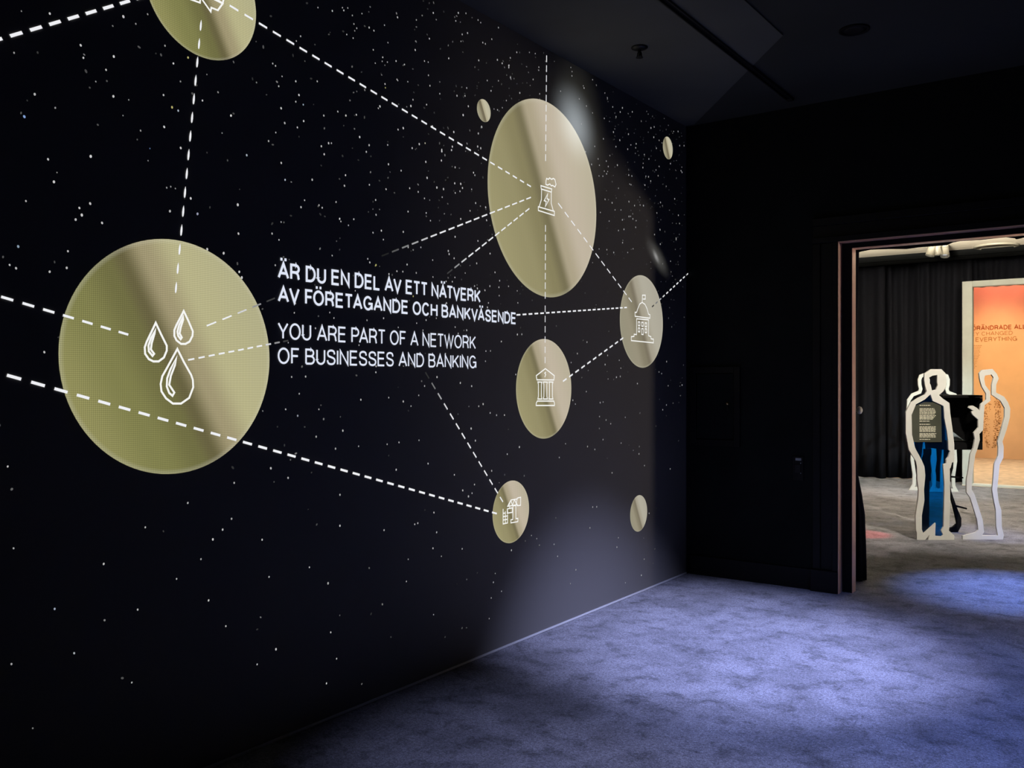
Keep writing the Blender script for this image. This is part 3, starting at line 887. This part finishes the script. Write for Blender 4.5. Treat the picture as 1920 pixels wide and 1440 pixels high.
dashed((797, 700), (942.5, 943), 14, 0.58, 0.0080, fade0=4)

# captions
CAPTIONS = [('ÄR DU EN DEL AV ETT NÄTVERK', 492.5, 524.0, 900.5, 0.158), ('AV FÖRETAGANDE OCH BANKVÄSENDE', 538.0, 568.3, 967.0, 0.158),
            ('YOU ARE PART OF A NETWORK', 606.0, 637.7, 891.5, 0.118), ('OF BUSINESSES AND BANKING', 653.2, 684.3, 892.5, 0.122)]
for txt, yt, yb, xr, th in CAPTIONS:
    st, w = text_strokes(txt, th)
    o = on_wall(520, yb); t = on_wall(520, yt); e = on_wall(xr, yb)
    H = t[1] - o[1]
    W = e[0] - o[0]
    fl = Flat()
    for s in st:
        pts = [(o[0] + p[0]/w*W, o[1] + p[1]*H) for p in s]
        closed = math.dist(pts[0], pts[-1]) < 1e-6
        fl.stroke(pts, th*H*1.0, (0.74, 0.79, 0.92, 1), closed)
    cp = fl.build('caption_line', 0.0025, vw)

# icons on the discs (pixel outlines carried to the screen's face)
def icon(parent, strokes, w, fills=()):
    fl = Flat()
    for s, closed in strokes:
        fl.stroke([on_wall(*p) for p in s], w, (0.93, 0.93, 0.90, 1), closed)
    for f in fills:
        fl.poly([on_wall(*p) for p in f], (0.93, 0.93, 0.90, 1))
    fl.build('icon', 0.003, parent)
def sc(pts, ox, oy, k):
    return [(ox + x*k, oy + y*k) for x, y in pts]
k = 160/1047
drops = []
for outer, inner in [
    ([(335, 310), (400, 450), (470, 590), (470, 650), (435, 735), (370, 783), (305, 783), (250, 755), (205, 690), (200, 610), (225, 540), (290, 405)],
     [(330, 395), (275, 500), (245, 590), (250, 660), (295, 715), (315, 690), (275, 635), (285, 560), (320, 440)]),
    ([(678, 165), (735, 285), (790, 415), (785, 470), (750, 540), (700, 568), (645, 568), (590, 525), (563, 470), (563, 400), (590, 335), (640, 240)],
     [(670, 235), (620, 340), (600, 420), (610, 470), (640, 510), (655, 490), (628, 440), (640, 370), (672, 270)]),
    ([(600, 630), (680, 790), (770, 950), (790, 1010), (795, 1100), (745, 1230), (645, 1300), (545, 1300), (460, 1235), (405, 1150), (395, 1060), (415, 965), (480, 850)],
     [(590, 735), (515, 880), (475, 990), (470, 1090), (500, 1170), (540, 1205), (563, 1165), (500, 1070), (520, 960), (570, 830)])]:
    drops += [(sc(outer, 240, 560, k), True), (sc(inner, 240, 560, k), True)]
icon(d_drop, drops, 0.0080)
k = 100/1440
icon(d_plant, [(sc(q, 980, 320, k), c) for q, c in [
    ([(480, 435), (775, 525), (765, 610), (490, 525)], True),
    ([(500, 530), (495, 810), (435, 1005)], False), ([(762, 610), (760, 915), (815, 1110)], False),
    ([(410, 1005), (845, 1130), (845, 1240), (412, 1105)], True),
    ([(665, 655), (570, 840), (625, 860), (600, 1005), (700, 810), (645, 790)], True),
    ([(620, 300), (635, 240), (680, 265), (720, 225), (765, 265), (820, 240), (860, 270), (875, 340), (890, 400), (860, 470), (800, 430), (760, 440), (725, 390), (660, 420), (615, 400)], True)]], 0.0070)
k = 150/1137
dome = [([(405, 445), (408, 345), (450, 345), (450, 400), (415, 400)], False),
        ([(325, 590), (345, 530), (370, 470), (405, 447), (445, 475), (475, 540), (495, 615), (515, 622), (515, 672), (303, 645), (303, 588)], True),
        ([(325, 680), (495, 695), (495, 920), (530, 935), (530, 965), (565, 970), (565, 1022), (250, 990), (250, 935), (290, 930), (290, 900), (325, 905)], True)]
for cx, cy in [(360, 752), (408, 758), (457, 766), (360, 838), (457, 850)]:
    dome.append(([(cx-12, cy-28), (cx+12, cy-26), (cx+12, cy+28), (cx-12, cy+26)], True))
dome.append(([(397, 820), (420, 822), (420, 905), (397, 902)], True))
icon(d_dome, [(sc(q, 1150, 510, k), c) for q, c in dome], 0.0075)
k = 130/936
bank = [([(322, 550), (445, 455), (566, 550), (560, 608), (330, 606)], True), ([(322, 560), (330, 600)], False),
        ([(335, 893), (560, 893), (568, 925), (568, 952), (320, 952), (322, 920)], True),
        ([(452, 500), (437, 515), (450, 535), (437, 570)], False)]
for cx in (371, 445, 520):
    bank.append(([(cx-28, 635), (cx+28, 637), (cx+20, 665), (cx+20, 830), (cx+28, 865), (cx-28, 865), (cx-20, 830), (cx-20, 665)], True))
icon(d_bank, [(sc(q, 960, 630, k), c) for q, c in bank], 0.0072)
k = 100/1029
crane = [([(420, 630), (485, 510), (600, 490), (612, 470), (675, 455), (672, 610), (610, 618), (595, 600), (420, 632)], True),
         ([(445, 620), (485, 512), (515, 612), (555, 500), (600, 600)], False), ([(612, 470), (590, 560), (615, 615)], False),
         ([(525, 620), (522, 885), (485, 890), (485, 950), (620, 925), (620, 862), (582, 870), (580, 615)], True),
         ([(418, 680), (515, 660), (515, 745), (425, 762)], True), ([(460, 640), (460, 680)], False), ([(415, 680), (415, 780)], False),
         ([(335, 680), (335, 970), (420, 950), (420, 790)], False), ([(378, 725), (378, 960)], False), ([(338, 765), (378, 760)], False),
         ([(338, 830), (420, 815)], False), ([(338, 895), (420, 880)], False)]
icon(d_crane, [(sc(q, 910, 890, k), c) for q, c in crane], 0.0062)
k = 1/6
icon(d_arrow, [(sc(q, 200, 0, k), c) for q, c in [
    ([(820, -40), (920, 0), (1045, 45), (1050, -60)], False), ([(1070, 10), (1165, 145), (1172, 100), (1245, 130), (1300, 55), (1160, -15)], False),
    ([(1100, -80), (1300, 50), (1310, 10), (1200, -60)], False), ([(1070, 10), (1090, -40), (1060, -90)], False)]], 0.0070)

# hazy galaxies on the starry image, under the stars and discs
def glow(c, l, sh, mat):
    c, A, B = on_wall_v(c), on_wall_v(l) - on_wall_v(c), on_wall_v(sh) - on_wall_v(c)
    N = 48
    verts = [(0.0003, c.x, c.y)]
    for i in range(N):
        q = c + A*math.cos(2*math.pi*i/N) + B*math.sin(2*math.pi*i/N)
        verts.append((0.0003, q.x, min(q.y, CEIL - 0.006)))
    return mesh_from('galaxy_haze', verts, [(0, 1 + i, 1 + (i+1) % N) for i in range(N)], mat, vw)
glow((1086, 240), (1108, 455), (1146, 236), make_glow('bright_galaxy_haze', GLOWS))
glow((1233, 485), (1260, 533), (1245, 470), make_glow('faint_galaxy_haze', GLOWS2))

# ================================================================== NEXT ROOM
def pleats(name, x0, x1, y, z0, z1, n, depth, mat, seed, parent=None, flare=0.0):
    r = random.Random(seed)
    ph = [r.uniform(0.7, 1.3) for _ in range(n + 2)]
    cols, rows = n * 10, 8
    def pos(i, j):
        u = i / cols; v = j / rows
        t = u * n
        k = int(min(t, n - 1))
        f = t - k
        d = depth * (ph[k]*(1-f) + ph[k+1]*f)
        x = x0 + (x1 - x0)*u + 0.012*math.sin(v*3 + k*1.7)
        yy = y + d*math.sin(2*math.pi*t + 0.5*math.sin(k*2.1)) * (0.55 + 0.45*(1-v) + flare*(1-v))
        return x, yy, z0 + (z1 - z0)*v
    verts = []
    for s in (0.0, 0.006):
        for j in range(rows + 1):
            for i in range(cols + 1):
                x, yy, z = pos(i, j)
                verts.append((x, yy + s, z))
    W = cols + 1; B = (rows + 1)*W
    faces = []
    for j in range(rows):
        for i in range(cols):
            a = j*W + i
            faces.append((a, a+1, a+1+W, a+W))
            faces.append((B+a, B+a+W, B+a+1+W, B+a+1))
    for i in range(cols):
        faces.append((i, B+i, B+i+1, i+1)); a = rows*W + i
        faces.append((a, a+1, B+a+1, B+a))
    for j in range(rows):
        a = j*W
        faces.append((a, a+W, B+a+W, B+a)); b = j*W + cols
        faces.append((b, B+b, B+b+W, b+W))
    return mesh_from(name, verts, faces, mat, parent, smooth=True)

PZ0 = on_Y(1605, 503, CURT - 0.12).z
PX = on_Y(1804, 700, CURT - 0.3).x          # left edge of the white portal
PTOP = on_Y(1806, 530, CURT - 0.3).z
xa = on_Y(1657, 800, CURT).x; xb = on_Y(1725, 800, CURT).x
tag(pleats('black_curtain', HL + 0.05, xa + 0.03, CURT, 0.01, PZ0 + 0.06, 10, 0.062, M_curtain, 3), 'black floor-length curtain at the left end beside the doorway jamb', 'curtain', 'black curtains of the next room')
tag(pleats('black_curtain', xa - 0.10, xb, CURT + 0.15, 0.01, PZ0 + 0.06, 3, 0.065, M_curtain, 4, flare=0.2), 'narrow black curtain in the middle, left of the cutout figures', 'curtain', 'black curtains of the next room')
tag(pleats('black_curtain', xb - 0.03, PX + 0.08, CURT, 0.01, PZ0 + 0.06, 4, 0.060, M_curtain, 5), 'black curtain hanging beside the white portal frame', 'curtain', 'black curtains of the next room')
tag(pleats('black_valance', PX - 0.02, HR - 0.05, CURT + 0.115, PTOP - 0.06, PZ0 + 0.06, 30, 0.045, M_curtain, 6), 'short black curtain above the white portal frame', 'curtain', 'black curtains of the next room')
pm = thing('curtain_pelmet', 'dark grey stepped pelmet above the black curtains', 'pelmet', (0, CURT, FARC))
pz = PZ0 - FARC
MB().box(HL, HR, -0.16, -0.08, pz*0.62, -0.001).build('upper_board', M_pelmet, pm)
MB().box(HL, HR, -0.12, -0.075, pz, pz*0.62 - 0.002).build('lower_board', M_pelmet, pm)
MB().box(HL, HR, -0.06, 0.10, pz*0.5, -0.001).build('curtain_rail', M_steel, pm)

# white portal frame
PY = CURT - 0.3
pw = on_Y(1823, 700, PY).x - PX
PR = 5.4
pf = thing('portal_frame', 'tall white-painted portal frame in front of the orange backdrop', 'frame', (PX, PY, 0))
MB().box(0, pw, 0, 0.14, 0.03, PTOP).build('post', M_pwhite, pf, bevel=0.004)
MB().box(PR - PX, PR - PX + pw, 0, 0.14, 0.03, PTOP).build('post', M_pwhite, pf, bevel=0.004)
MB().box(pw + 0.001, PR - PX - 0.001, 0, 0.14, PTOP - 0.085, PTOP).build('head', M_pwhite, pf, bevel=0.004)
MB().box(0, PR - PX + pw, -0.02, 0.16, 0.0005, 0.029).build('threshold', M_pwhite, pf, bevel=0.003)

# orange backdrop with lettering
OY = 20.2
bd = thing('orange_backdrop', 'large glowing orange backdrop behind the white portal', 'backdrop', (0, OY, 0))
MB().box(-2.1, 8.1, 0, 0.08, 0.005, 4.0).build('board', M_orange, bd)
def lettering(txt, px, yt, yb, th, mat, px1=None):
    st, w = text_strokes(txt, th)
    o = on_Y(px, yb, OY); t = on_Y(px, yt, OY)
    H = t.z - o.z
    kx = H*1.12 if px1 is None else (on_Y(px1, yb, OY).x - o.x)/w
    verts = []; faces = []
    for s in st:
        v, f = band2d([(o.x + q[0]*kx, o.z + q[1]*H) for q in s], th*H, math.dist(s[0], s[-1]) < 1e-6)
        b = len(verts)
        verts += [(p.x, -0.003, p.y) for p in v]
        faces += [tuple(i + b for i in g) for g in f]
    mesh_from('lettering', verts, faces, mat, bd)
lettering('FÖRÄNDRADE ALLT', 1816, 613.5, 622, 0.19, M_print, 1931)
lettering('THEY CHANGED', 1806, 625, 632.5, 0.14, M_print2, 1899)
lettering('EVERYTHING', 1829, 634.5, 643, 0.16, M_print2, 1907)
rr = random.Random(5)
vs, fs = [], []
def speck(px, py, a, b):
    o = on_Y(px, py, OY); k = 18.0/F_PX
    n0 = len(vs)
    for dx, dz in ((-a, -b), (a, -b), (a, b), (-a, b)):
        vs.append((o.x + dx*k, -0.003, o.z + dz*k))
    fs.append((n0, n0+1, n0+2, n0+3))
for row in range(15):
    wv = 16 - 0.9*row
    x = 1822.0
    while x < 1822 + wv + 2:
        ln = rr.uniform(1.2, 3.5)
        speck(x + ln/2, 650 + row*3.0, ln/2, 0.45); x += ln + 1.0
mesh_from('text_block', vs, fs, M_print2, bd)
vs, fs = [], []
for i in range(420):
    t = rr.random(); py = 747 + 95*t
    wdt = 17*math.sin(math.pi*min(1, 0.15 + t*0.75))**0.7
    cx = 1862 - 4*t
    side = rr.choice([-1, 1, 1])
    px = cx + side*wdt*math.sqrt(rr.uniform(0.05, 1))
    speck(px, py, rr.uniform(0.3, 1.2), rr.uniform(0.3, 0.8))
so = mesh_from('printed_drawing', vs, fs, M_print2, bd)

# ceiling fittings of the next room
p = on_z(1868, 462.5, FARC)
rd = thing('ceiling_downlight', 'round shallow cream downlight in the cream ceiling', 'downlight', (p.x, p.y, FARC))
MB().lathe([(0.30, -0.0005), (0.30, -0.018), (0.25, -0.03), (0.245, -0.012)], (0, 0, 0), seg=40).build('rim', M_lampbody, rd, smooth=True)
MB().lathe([(0.243, -0.004), (0.10, -0.010), (0.001, -0.011)], (0, 0, 0), seg=40).build('diffuser', M_cream, rd, smooth=True)
for px, dz, tx, lab in [(1752, 0.13, (-0.2, 13.6, 0.8), 'leftmost cream spotlight of the cluster under the cream ceiling'), (1766, 0.12, (0.9, 14.2, 0.5), 'middle cream spotlight of the cluster under the cream ceiling'), (1779, 0.14, (0.75, 13.2, 0.4), 'rightmost cream spotlight of the cluster under the cream ceiling')]:
    q = on_z(px, 466, FARC)
    fixture((q.x, q.y - 0.3, FARC - dz), tx, lab, group='spotlight cluster', body=M_lampbody, s=1.0)

# drape around the far side of the doorway: swag above, gathered fall at the left
VYP = FAR0 + 0.12
low = sc([(-200, 350), (0, 340), (100, 325), (200, 305), (380, 290), (600, 295), (740, 280), (870, 262), (1050, 248), (1130, 225), (1200, 205), (1450, 185), (1600, 178), (1720, 165), (1830, 170), (1845, 185), (1920, 172), (2100, 168), (2500, 150), (2900, 140)], 1600, 420, 1/6)
lowp = [on_Y(a, b, VYP) for a, b in low]
vs, fs = [], []
top = IZ0 + 0.35
R = 6
for i, p in enumerate(lowp):
    for j in range(R + 1):
        v = j / R
        vs.append((p.x, VYP + 0.025*math.sin(i*1.9 + v*2.0)*(1-v) - VYP, p.z + (top - p.z)*v))
for i in range(len(lowp) - 1):
    for j in range(R):
        a = i*(R+1) + j
        fs.append((a, a+1, a+R+2, a+R+1))
sw_ = mesh_from('door_swag', vs, fs, M_curtain, smooth=True)
sw_.location = (0, VYP, 0)
md = sw_.modifiers.new('thick', 'SOLIDIFY'); md.thickness = 0.012
tag(sw_, 'black fabric swag with wavy hem over the far side of the doorway', 'drape')
# gathered drape at the left jamb
gx = on_Y(1606, 700, VYP + 0.12).x
prof = [(0.0, 0.140), (0.25, 0.136), (0.5, 0.128), (0.65, 0.110), (0.80, 0.085), (1.0, 0.062), (1.25, 0.050), (1.35, 0.055), (1.9, 0.075), (2.5, 0.09), (2.9, 0.10)]
bm_v, bm_f = [], []
seg = 40
for h, r in prof:
    for i in range(seg):
        a = 2*math.pi*i/seg
        q = r*(1 + 0.13*math.sin(a*9))
        bm_v.append((q*math.cos(a)*1.0, q*math.sin(a)*0.7, h + 0.004))
for j in range(len(prof) - 1):
    for i in range(seg):
        a = j*seg + i; b = j*seg + (i+1) % seg
        bm_f.append((a, b, b+seg, a+seg))
bm_f.append(tuple(range(seg))); bm_f.append(tuple(range((len(prof)-1)*seg, len(prof)*seg)))
gd = thing('gathered_drape', 'black drape gathered at the left jamb behind the doorway', 'drape', (gx - 0.105, VYP + 0.20, 0))
mesh_from('cloth', bm_v, bm_f, M_curtain, gd, smooth=True)
kz = on_Y(1611, 771, VYP + 0.2).z
hb = MB().lathe([(0.010, -0.06), (0.010, 0.000), (0.024, 0.004), (0.030, 0.016), (0.026, 0.030), (0.012, 0.038)], (0.099, -0.04, kz), 'X', 20).build('holdback_knob', M_ivory, gd, smooth=True)
hb['label'] = 'ivory holdback knob'

# ------------------------------------------------------------------ cutout figures
FOOT = 1014.0
def cut_place(px, foot):
    d = CAM.z * F_PX / (foot - 722.0)
    loc = CAM + FW*d + RT*((px - 960)/F_PX*d)
    return d, Vector((loc.x, loc.y, 0))
def cut_map(pts, px, foot, d, z0=0.0):
    return [((1600 + u/6 - px)*d/F_PX, (foot - (660 + v/6))*d/F_PX + z0) for u, v in pts]
def lm(off):
    return lambda u, v, dd: (u, dd + off, v)

# front figure, facing away
PXA = 1742
dA, locA = cut_place(PXA, FOOT)
fa = thing('cutout_figure', 'white outline cutout of a standing person with blue clear body and text panel', 'cutout figure', locA, YAW, 'white outline cutout people')
outA = [(870,205),(985,205),(1030,250),(1045,330),(1035,400),(1010,450),(958,497),(1000,535),(1075,585),(1085,700),(1110,880),(1130,1050),(1130,1120),(1136,1245),(1105,1255),(1090,1310),(1080,1325),(1082,1500),(1085,1700),(1075,1980),(1070,2020),(1130,2075),(1130,2124),(838,2124),(852,2065),(803,2124),(710,2124),(710,2035),(700,2020),(695,1850),(725,1660),(730,1560),(715,1450),(712,1300),(700,1240),(620,1110),(585,920),(585,690),(640,580),(720,530),(800,490),(822,455),(806,400),(792,330),(795,255)]
faceA = [(848,300),(885,278),(940,270),(938,350),(946,385),(925,435),(880,447),(866,385),(845,345)]
bodyA = [(862,488),(890,562),(985,605),(1010,620),(1020,760),(1045,880),(1060,1000),(1065,1110),(1085,1125),(1065,1190),(1040,1220),(1040,1265),(1005,1275),(1010,1360),(1020,1500),(1015,1750),(1010,1975),(985,2020),(1005,2065),(990,2085),(915,2080),(920,1932),(785,2055),(765,2005),(765,1850),(795,1680),(790,1560),(805,1400),(795,1300),(765,1230),(690,1090),(655,940),(650,720),(700,600),(800,545)]
mA = lambda c: cut_map(c, PXA, FOOT, dA)
prism([mA(outA), mA(faceA), mA(bodyA)], 0.020, lm(-0.010), 'outline', M_white, fa)
prism([mA([(u + (8 if u > 850 else -8), v) for u, v in bodyA])], 0.005, lm(0.011), 'clear_body', M_blue, fa)
tp = prism([mA([(655, 720), (700, 618), (800, 575), (900, 578), (990, 612), (998, 1026), (682, 1026), (657, 930)])], 0.004, lm(0.004), 'text_panel', M_panel, fa)
tl, tf = [], []
rows = [(612, 870, 746)] + [(650 + i*15, 930 - rr.randint(0, 25), 746) for i in range(5)] + [(728 + i*13, 930 - i*12, 746) for i in range(4)] + [(790, 860, 746), (826, 866, 746)] + [(854 + i*13, 932 - rr.randint(0, 12), 746) for i in range(5)] + [(930 + i*13, 934 - rr.randint(0, 12), 746) for i in range(4)] + [(995, 866, 746)]
for v, u1, u0 in rows:
    u = u0
    while u < u1:
        ww = min(rr.uniform(14, 40), u1 - u)
        q = mA([(u, v + 4), (u + ww, v + 4), (u + ww, v - 4), (u, v - 4)])
        b = len(tl); tl += [(a_, 0.0025, b_) for a_, b_ in q]; tf.append((b, b+1, b+2, b+3))
        u += ww + 5
mesh_from('text_lines', tl, tf, M_ptext, tp)['kind'] = 'stuff'

# right figure, facing left with a raised hand
PXB = 1846
dB, locB = cut_place(PXB, 1013.5)
fb = thing('cutout_figure', 'white outline cutout of a person in profile reaching a hand to the black case', 'cutout figure', locB, YAW, 'white outline cutout people')
outB = [(1410,250),(1440,215),(1560,203),(1610,260),(1630,310),(1602,380),(1600,468),(1690,515),(1735,580),(1760,650),(1755,750),(1720,880),(1672,1020),(1686,1080),(1682,1200),(1640,1280),(1625,1440),(1612,1560),(1630,1700),(1660,1790),(1665,1980),(1687,2070),(1677,2120),(1225,2120),(1225,2078),(1370,2040),(1400,2010),(1388,1900),(1310,1650),(1268,1590),(1268,1450),(1290,1330),(1310,1160),(1343,1090),(1363,990),(1348,920),(1400,860),(1398,770),(1335,715),(1320,680),(1350,672),(1290,638),(1300,618),(1340,615),(1385,640),(1415,672),(1428,598),(1488,550),(1488,480),(1440,400),(1415,310)]
inB = [(1475,278),(1548,265),(1572,300),(1552,380),(1552,492),(1650,560),(1696,640),(1696,740),(1660,880),(1618,1020),(1625,1085),(1622,1180),(1580,1270),(1568,1440),(1556,1560),(1568,1640),(1598,1790),(1602,1970),(1622,2074),(1442,2074),(1466,2035),(1450,1900),(1400,1740),(1358,1610),(1326,1560),(1330,1440),(1346,1300),(1368,1160),(1390,1100),(1418,1000),(1412,935),(1455,888),(1462,720),(1470,612),(1536,560),(1532,455),(1478,385),(1466,320)]
mBm = lambda c: cut_map(c, PXB, 1013.5, dB)
prism([mBm(outB), mBm(inB)], 0.020, lm(-0.010), 'outline', M_white, fb)

# two figures further back
def rear(px_head, foot, label, mirror, ucent):
    d, loc = cut_place(px_head, foot)
    o = thing('cutout_figure', label, 'cutout figure', loc, YAW, 'white outline cutout people')
    H = 1.66
    left = [(0.0, 1.66), (-0.042, 1.645), (-0.062, 1.59), (-0.060, 1.52), (-0.045, 1.455), (-0.060, 1.41), (-0.16, 1.37), (-0.215, 1.29), (-0.225, 1.10), (-0.20, 0.92), (-0.165, 0.80), (-0.155, 0.60), (-0.165, 0.42), (-0.135, 0.20), (-0.14, 0.06), (-0.17, 0.0)]
    right = [(-x*0.96, z) for x, z in reversed(left[1:])]
    bottom = [(0.03, 0.0), (0.025, 0.06), (0.02, 0.35), (0.0, 0.70), (-0.02, 0.35), (-0.025, 0.06), (-0.03, 0.0)]
    outer = left[::-1] + [] 
    outer = left + bottom[::-1] + right
    w = 0.045
    v, f = band2d([(p[0]*mirror, p[1]*(H - w)/H + w/2) for p in outer], w, True)
    n_ = len(v)
    verts = [(p.x, -0.01, max(p.y, 0.001)) for p in v] + [(p.x, 0.01, max(p.y, 0.001)) for p in v]
    faces = [tuple(g) for g in f] + [tuple(i + n_ for i in reversed(g)) for g in f]
    m_ = len(outer)
    for i in range(m_):
        j = (i + 1) % m_
        for s in (0, 1):
            a_, b_ = 2*i + s, 2*j + s
            faces.append((a_, b_, b_ + n_, a_ + n_))
    mesh_from('outline', verts, faces, M_white, o)
rear(1732, 921, 'rear white outline cutout, its head just left of the front figure', 1, 0)
rear(1769, 924, 'rear white outline cutout, its head just right of the front figure', -1, 0)

# black display case on a leg-shaped stand
PXC = 1805
dC, locC = cut_place(PXC, 1003.0)
M_case = principled('matte_black_case', (0.006, 0.006, 0.007, 1), 0.8, spec=0.08)
kc = thing('display_case', 'black open-fronted display case on a black leg-shaped stand', 'display case', locC, YAW)
mC = lambda c: cut_map(c, PXC, 1003.0, dC)
(x0, z1), (x1, z0) = mC([(1003, 497)])[0], mC([(1455, 1112)])[0]
DP = 0.34
MB().box(x0, x1, 0, DP, z1 - 0.028, z1).build('top_board', M_case, kc, bevel=0.002)
MB().box(x0, x1, 0, DP, z0, z0 + 0.075).build('bottom_board', M_case, kc, bevel=0.002)
MB().box(x0, x0 + 0.014, 0, DP, z0 + 0.076, z1 - 0.029).build('side_board', M_case, kc)
MB().box(x1 - 0.014, x1, 0, DP, z0 + 0.076, z1 - 0.029).build('side_board', M_case, kc)
MB().box(x0 + 0.0145, x1 - 0.0145, DP - 0.012, DP, z0 + 0.076, z1 - 0.029).build('back_board', M_case, kc)
tri = mC([(1100, 850), (1310, 1012), (1100, 1012)])
prism([tri], 0.06, lm(0.12), 'picture_wedge', principled('grey_blue_picture', (0.28, 0.34, 0.38, 1), 0.4, noise=0.3, scale=30), kc)
leg = [(1085,1120),(1180,1120),(1180,1330),(1135,1470),(1160,1600),(1215,1760),(1272,1900),(1272,1985),(1232,2058),(1085,2058),(1078,2028),(1180,2000),(1225,1960),(1206,1860),(1140,1600),(1092,1480),(1085,1320)]
prism([mC(leg)], 0.03, lm(0.10), 'leg', M_case, kc)
prism([mC([(1140,1415),(1300,1432),(1300,1448),(1140,1437)])], 0.012, lm(0.108), 'strut', M_case, kc)
prism([mC([(1196,1745),(1340,1782),(1340,1802),(1196,1768)])], 0.012, lm(0.108), 'strut', M_case, kc)
prism([mC([(905,1120),(985,1120),(985,1180),(960,1225),(960,2058),(890,2058),(890,1225),(905,1180)])], 0.03, lm(0.20), 'post', M_case, kc)
MB().box(mC([(870, 0)])[0][0], mC([(985, 0)])[0][0], 0.14, 0.30, 0.0, 0.012).build('foot_plate', M_case, kc)

# ------------------------------------------------------------------ lamps of the next room
def strip(name, loc, target, color, watts, sx, sy, spread):
    d = bpy.data.lights.new(name, 'AREA')
    d.shape = 'RECTANGLE'; d.size = sx; d.size_y = sy
    d.color = color; d.energy = watts; d.spread = math.radians(spread)
    o = bpy.data.objects.new(name, d)
    col.objects.link(o)
    o.location = loc
    o.rotation_euler = (Vector(target) - Vector(loc)).to_track_quat('-Z', 'Y').to_euler()
spot('figure_spot', (2.7, 7.3, 3.2), (1.5, 9.5, 0.9), (1.0, 0.91, 0.74), 470, 46, 0.7)
spot('blue_accent', (3.7, 7.9, 3.3), (1.95, 9.75, 0.45), (0.30, 0.42, 1.0), 420, 15, 0.9)
strip('added_ceiling_fill', (1.2, 11.0, 3.20), (1.2, 12.0, 3.468), (1.0, 0.92, 0.76), 360, 5.0, 0.06, 24)  # added fill with no fitting, hidden above the doorway, brightens the cream ceiling
spot('jamb_light', (4.6, 8.2, 1.75), (1.2, 6.7, 1.85), (1.0, 0.86, 0.76), 150, 60, 0.9, 0.2)
spot('carpet_warm', (-1.8, 11.4, 3.3), (-0.2, 12.9, 0.0), (1.0, 0.80, 0.66), 210, 30, 0.6)
spot('carpet_warm_near', (0.1, 7.7, 3.2), (0.75, 8.55, 0.0), (1.0, 0.84, 0.70), 150, 20, 0.6)
spot('red_accent', (-1.9, 9.2, 3.2), (0.55, 9.30, 0.0), (1.0, 0.10, 0.12), 1500, 9, 0.5, 0.02)
spot('rear_figure_spot', (2.6, 10.0, 3.3), (1.0, 13.0, 1.2), (0.82, 1.0, 1.0), 620, 36, 0.8)
spot('backdrop_top', (0.6, 19.1, 4.0), (0.6, 20.2, 3.35), (1.0, 0.32, 0.30), 85, 110, 1.0, 0.1)
spot('backdrop_mid', (0.8, 16.8, 3.9), (0.5, 20.2, 1.95), (1.0, 0.74, 0.40), 620, 40, 1.0, 0.2)
spot('niche_floor', (0.8, 17.5, 3.9), (0.7, 17.6, 0.0), (1.0, 0.84, 0.62), 750, 100, 0.9, 0.2)
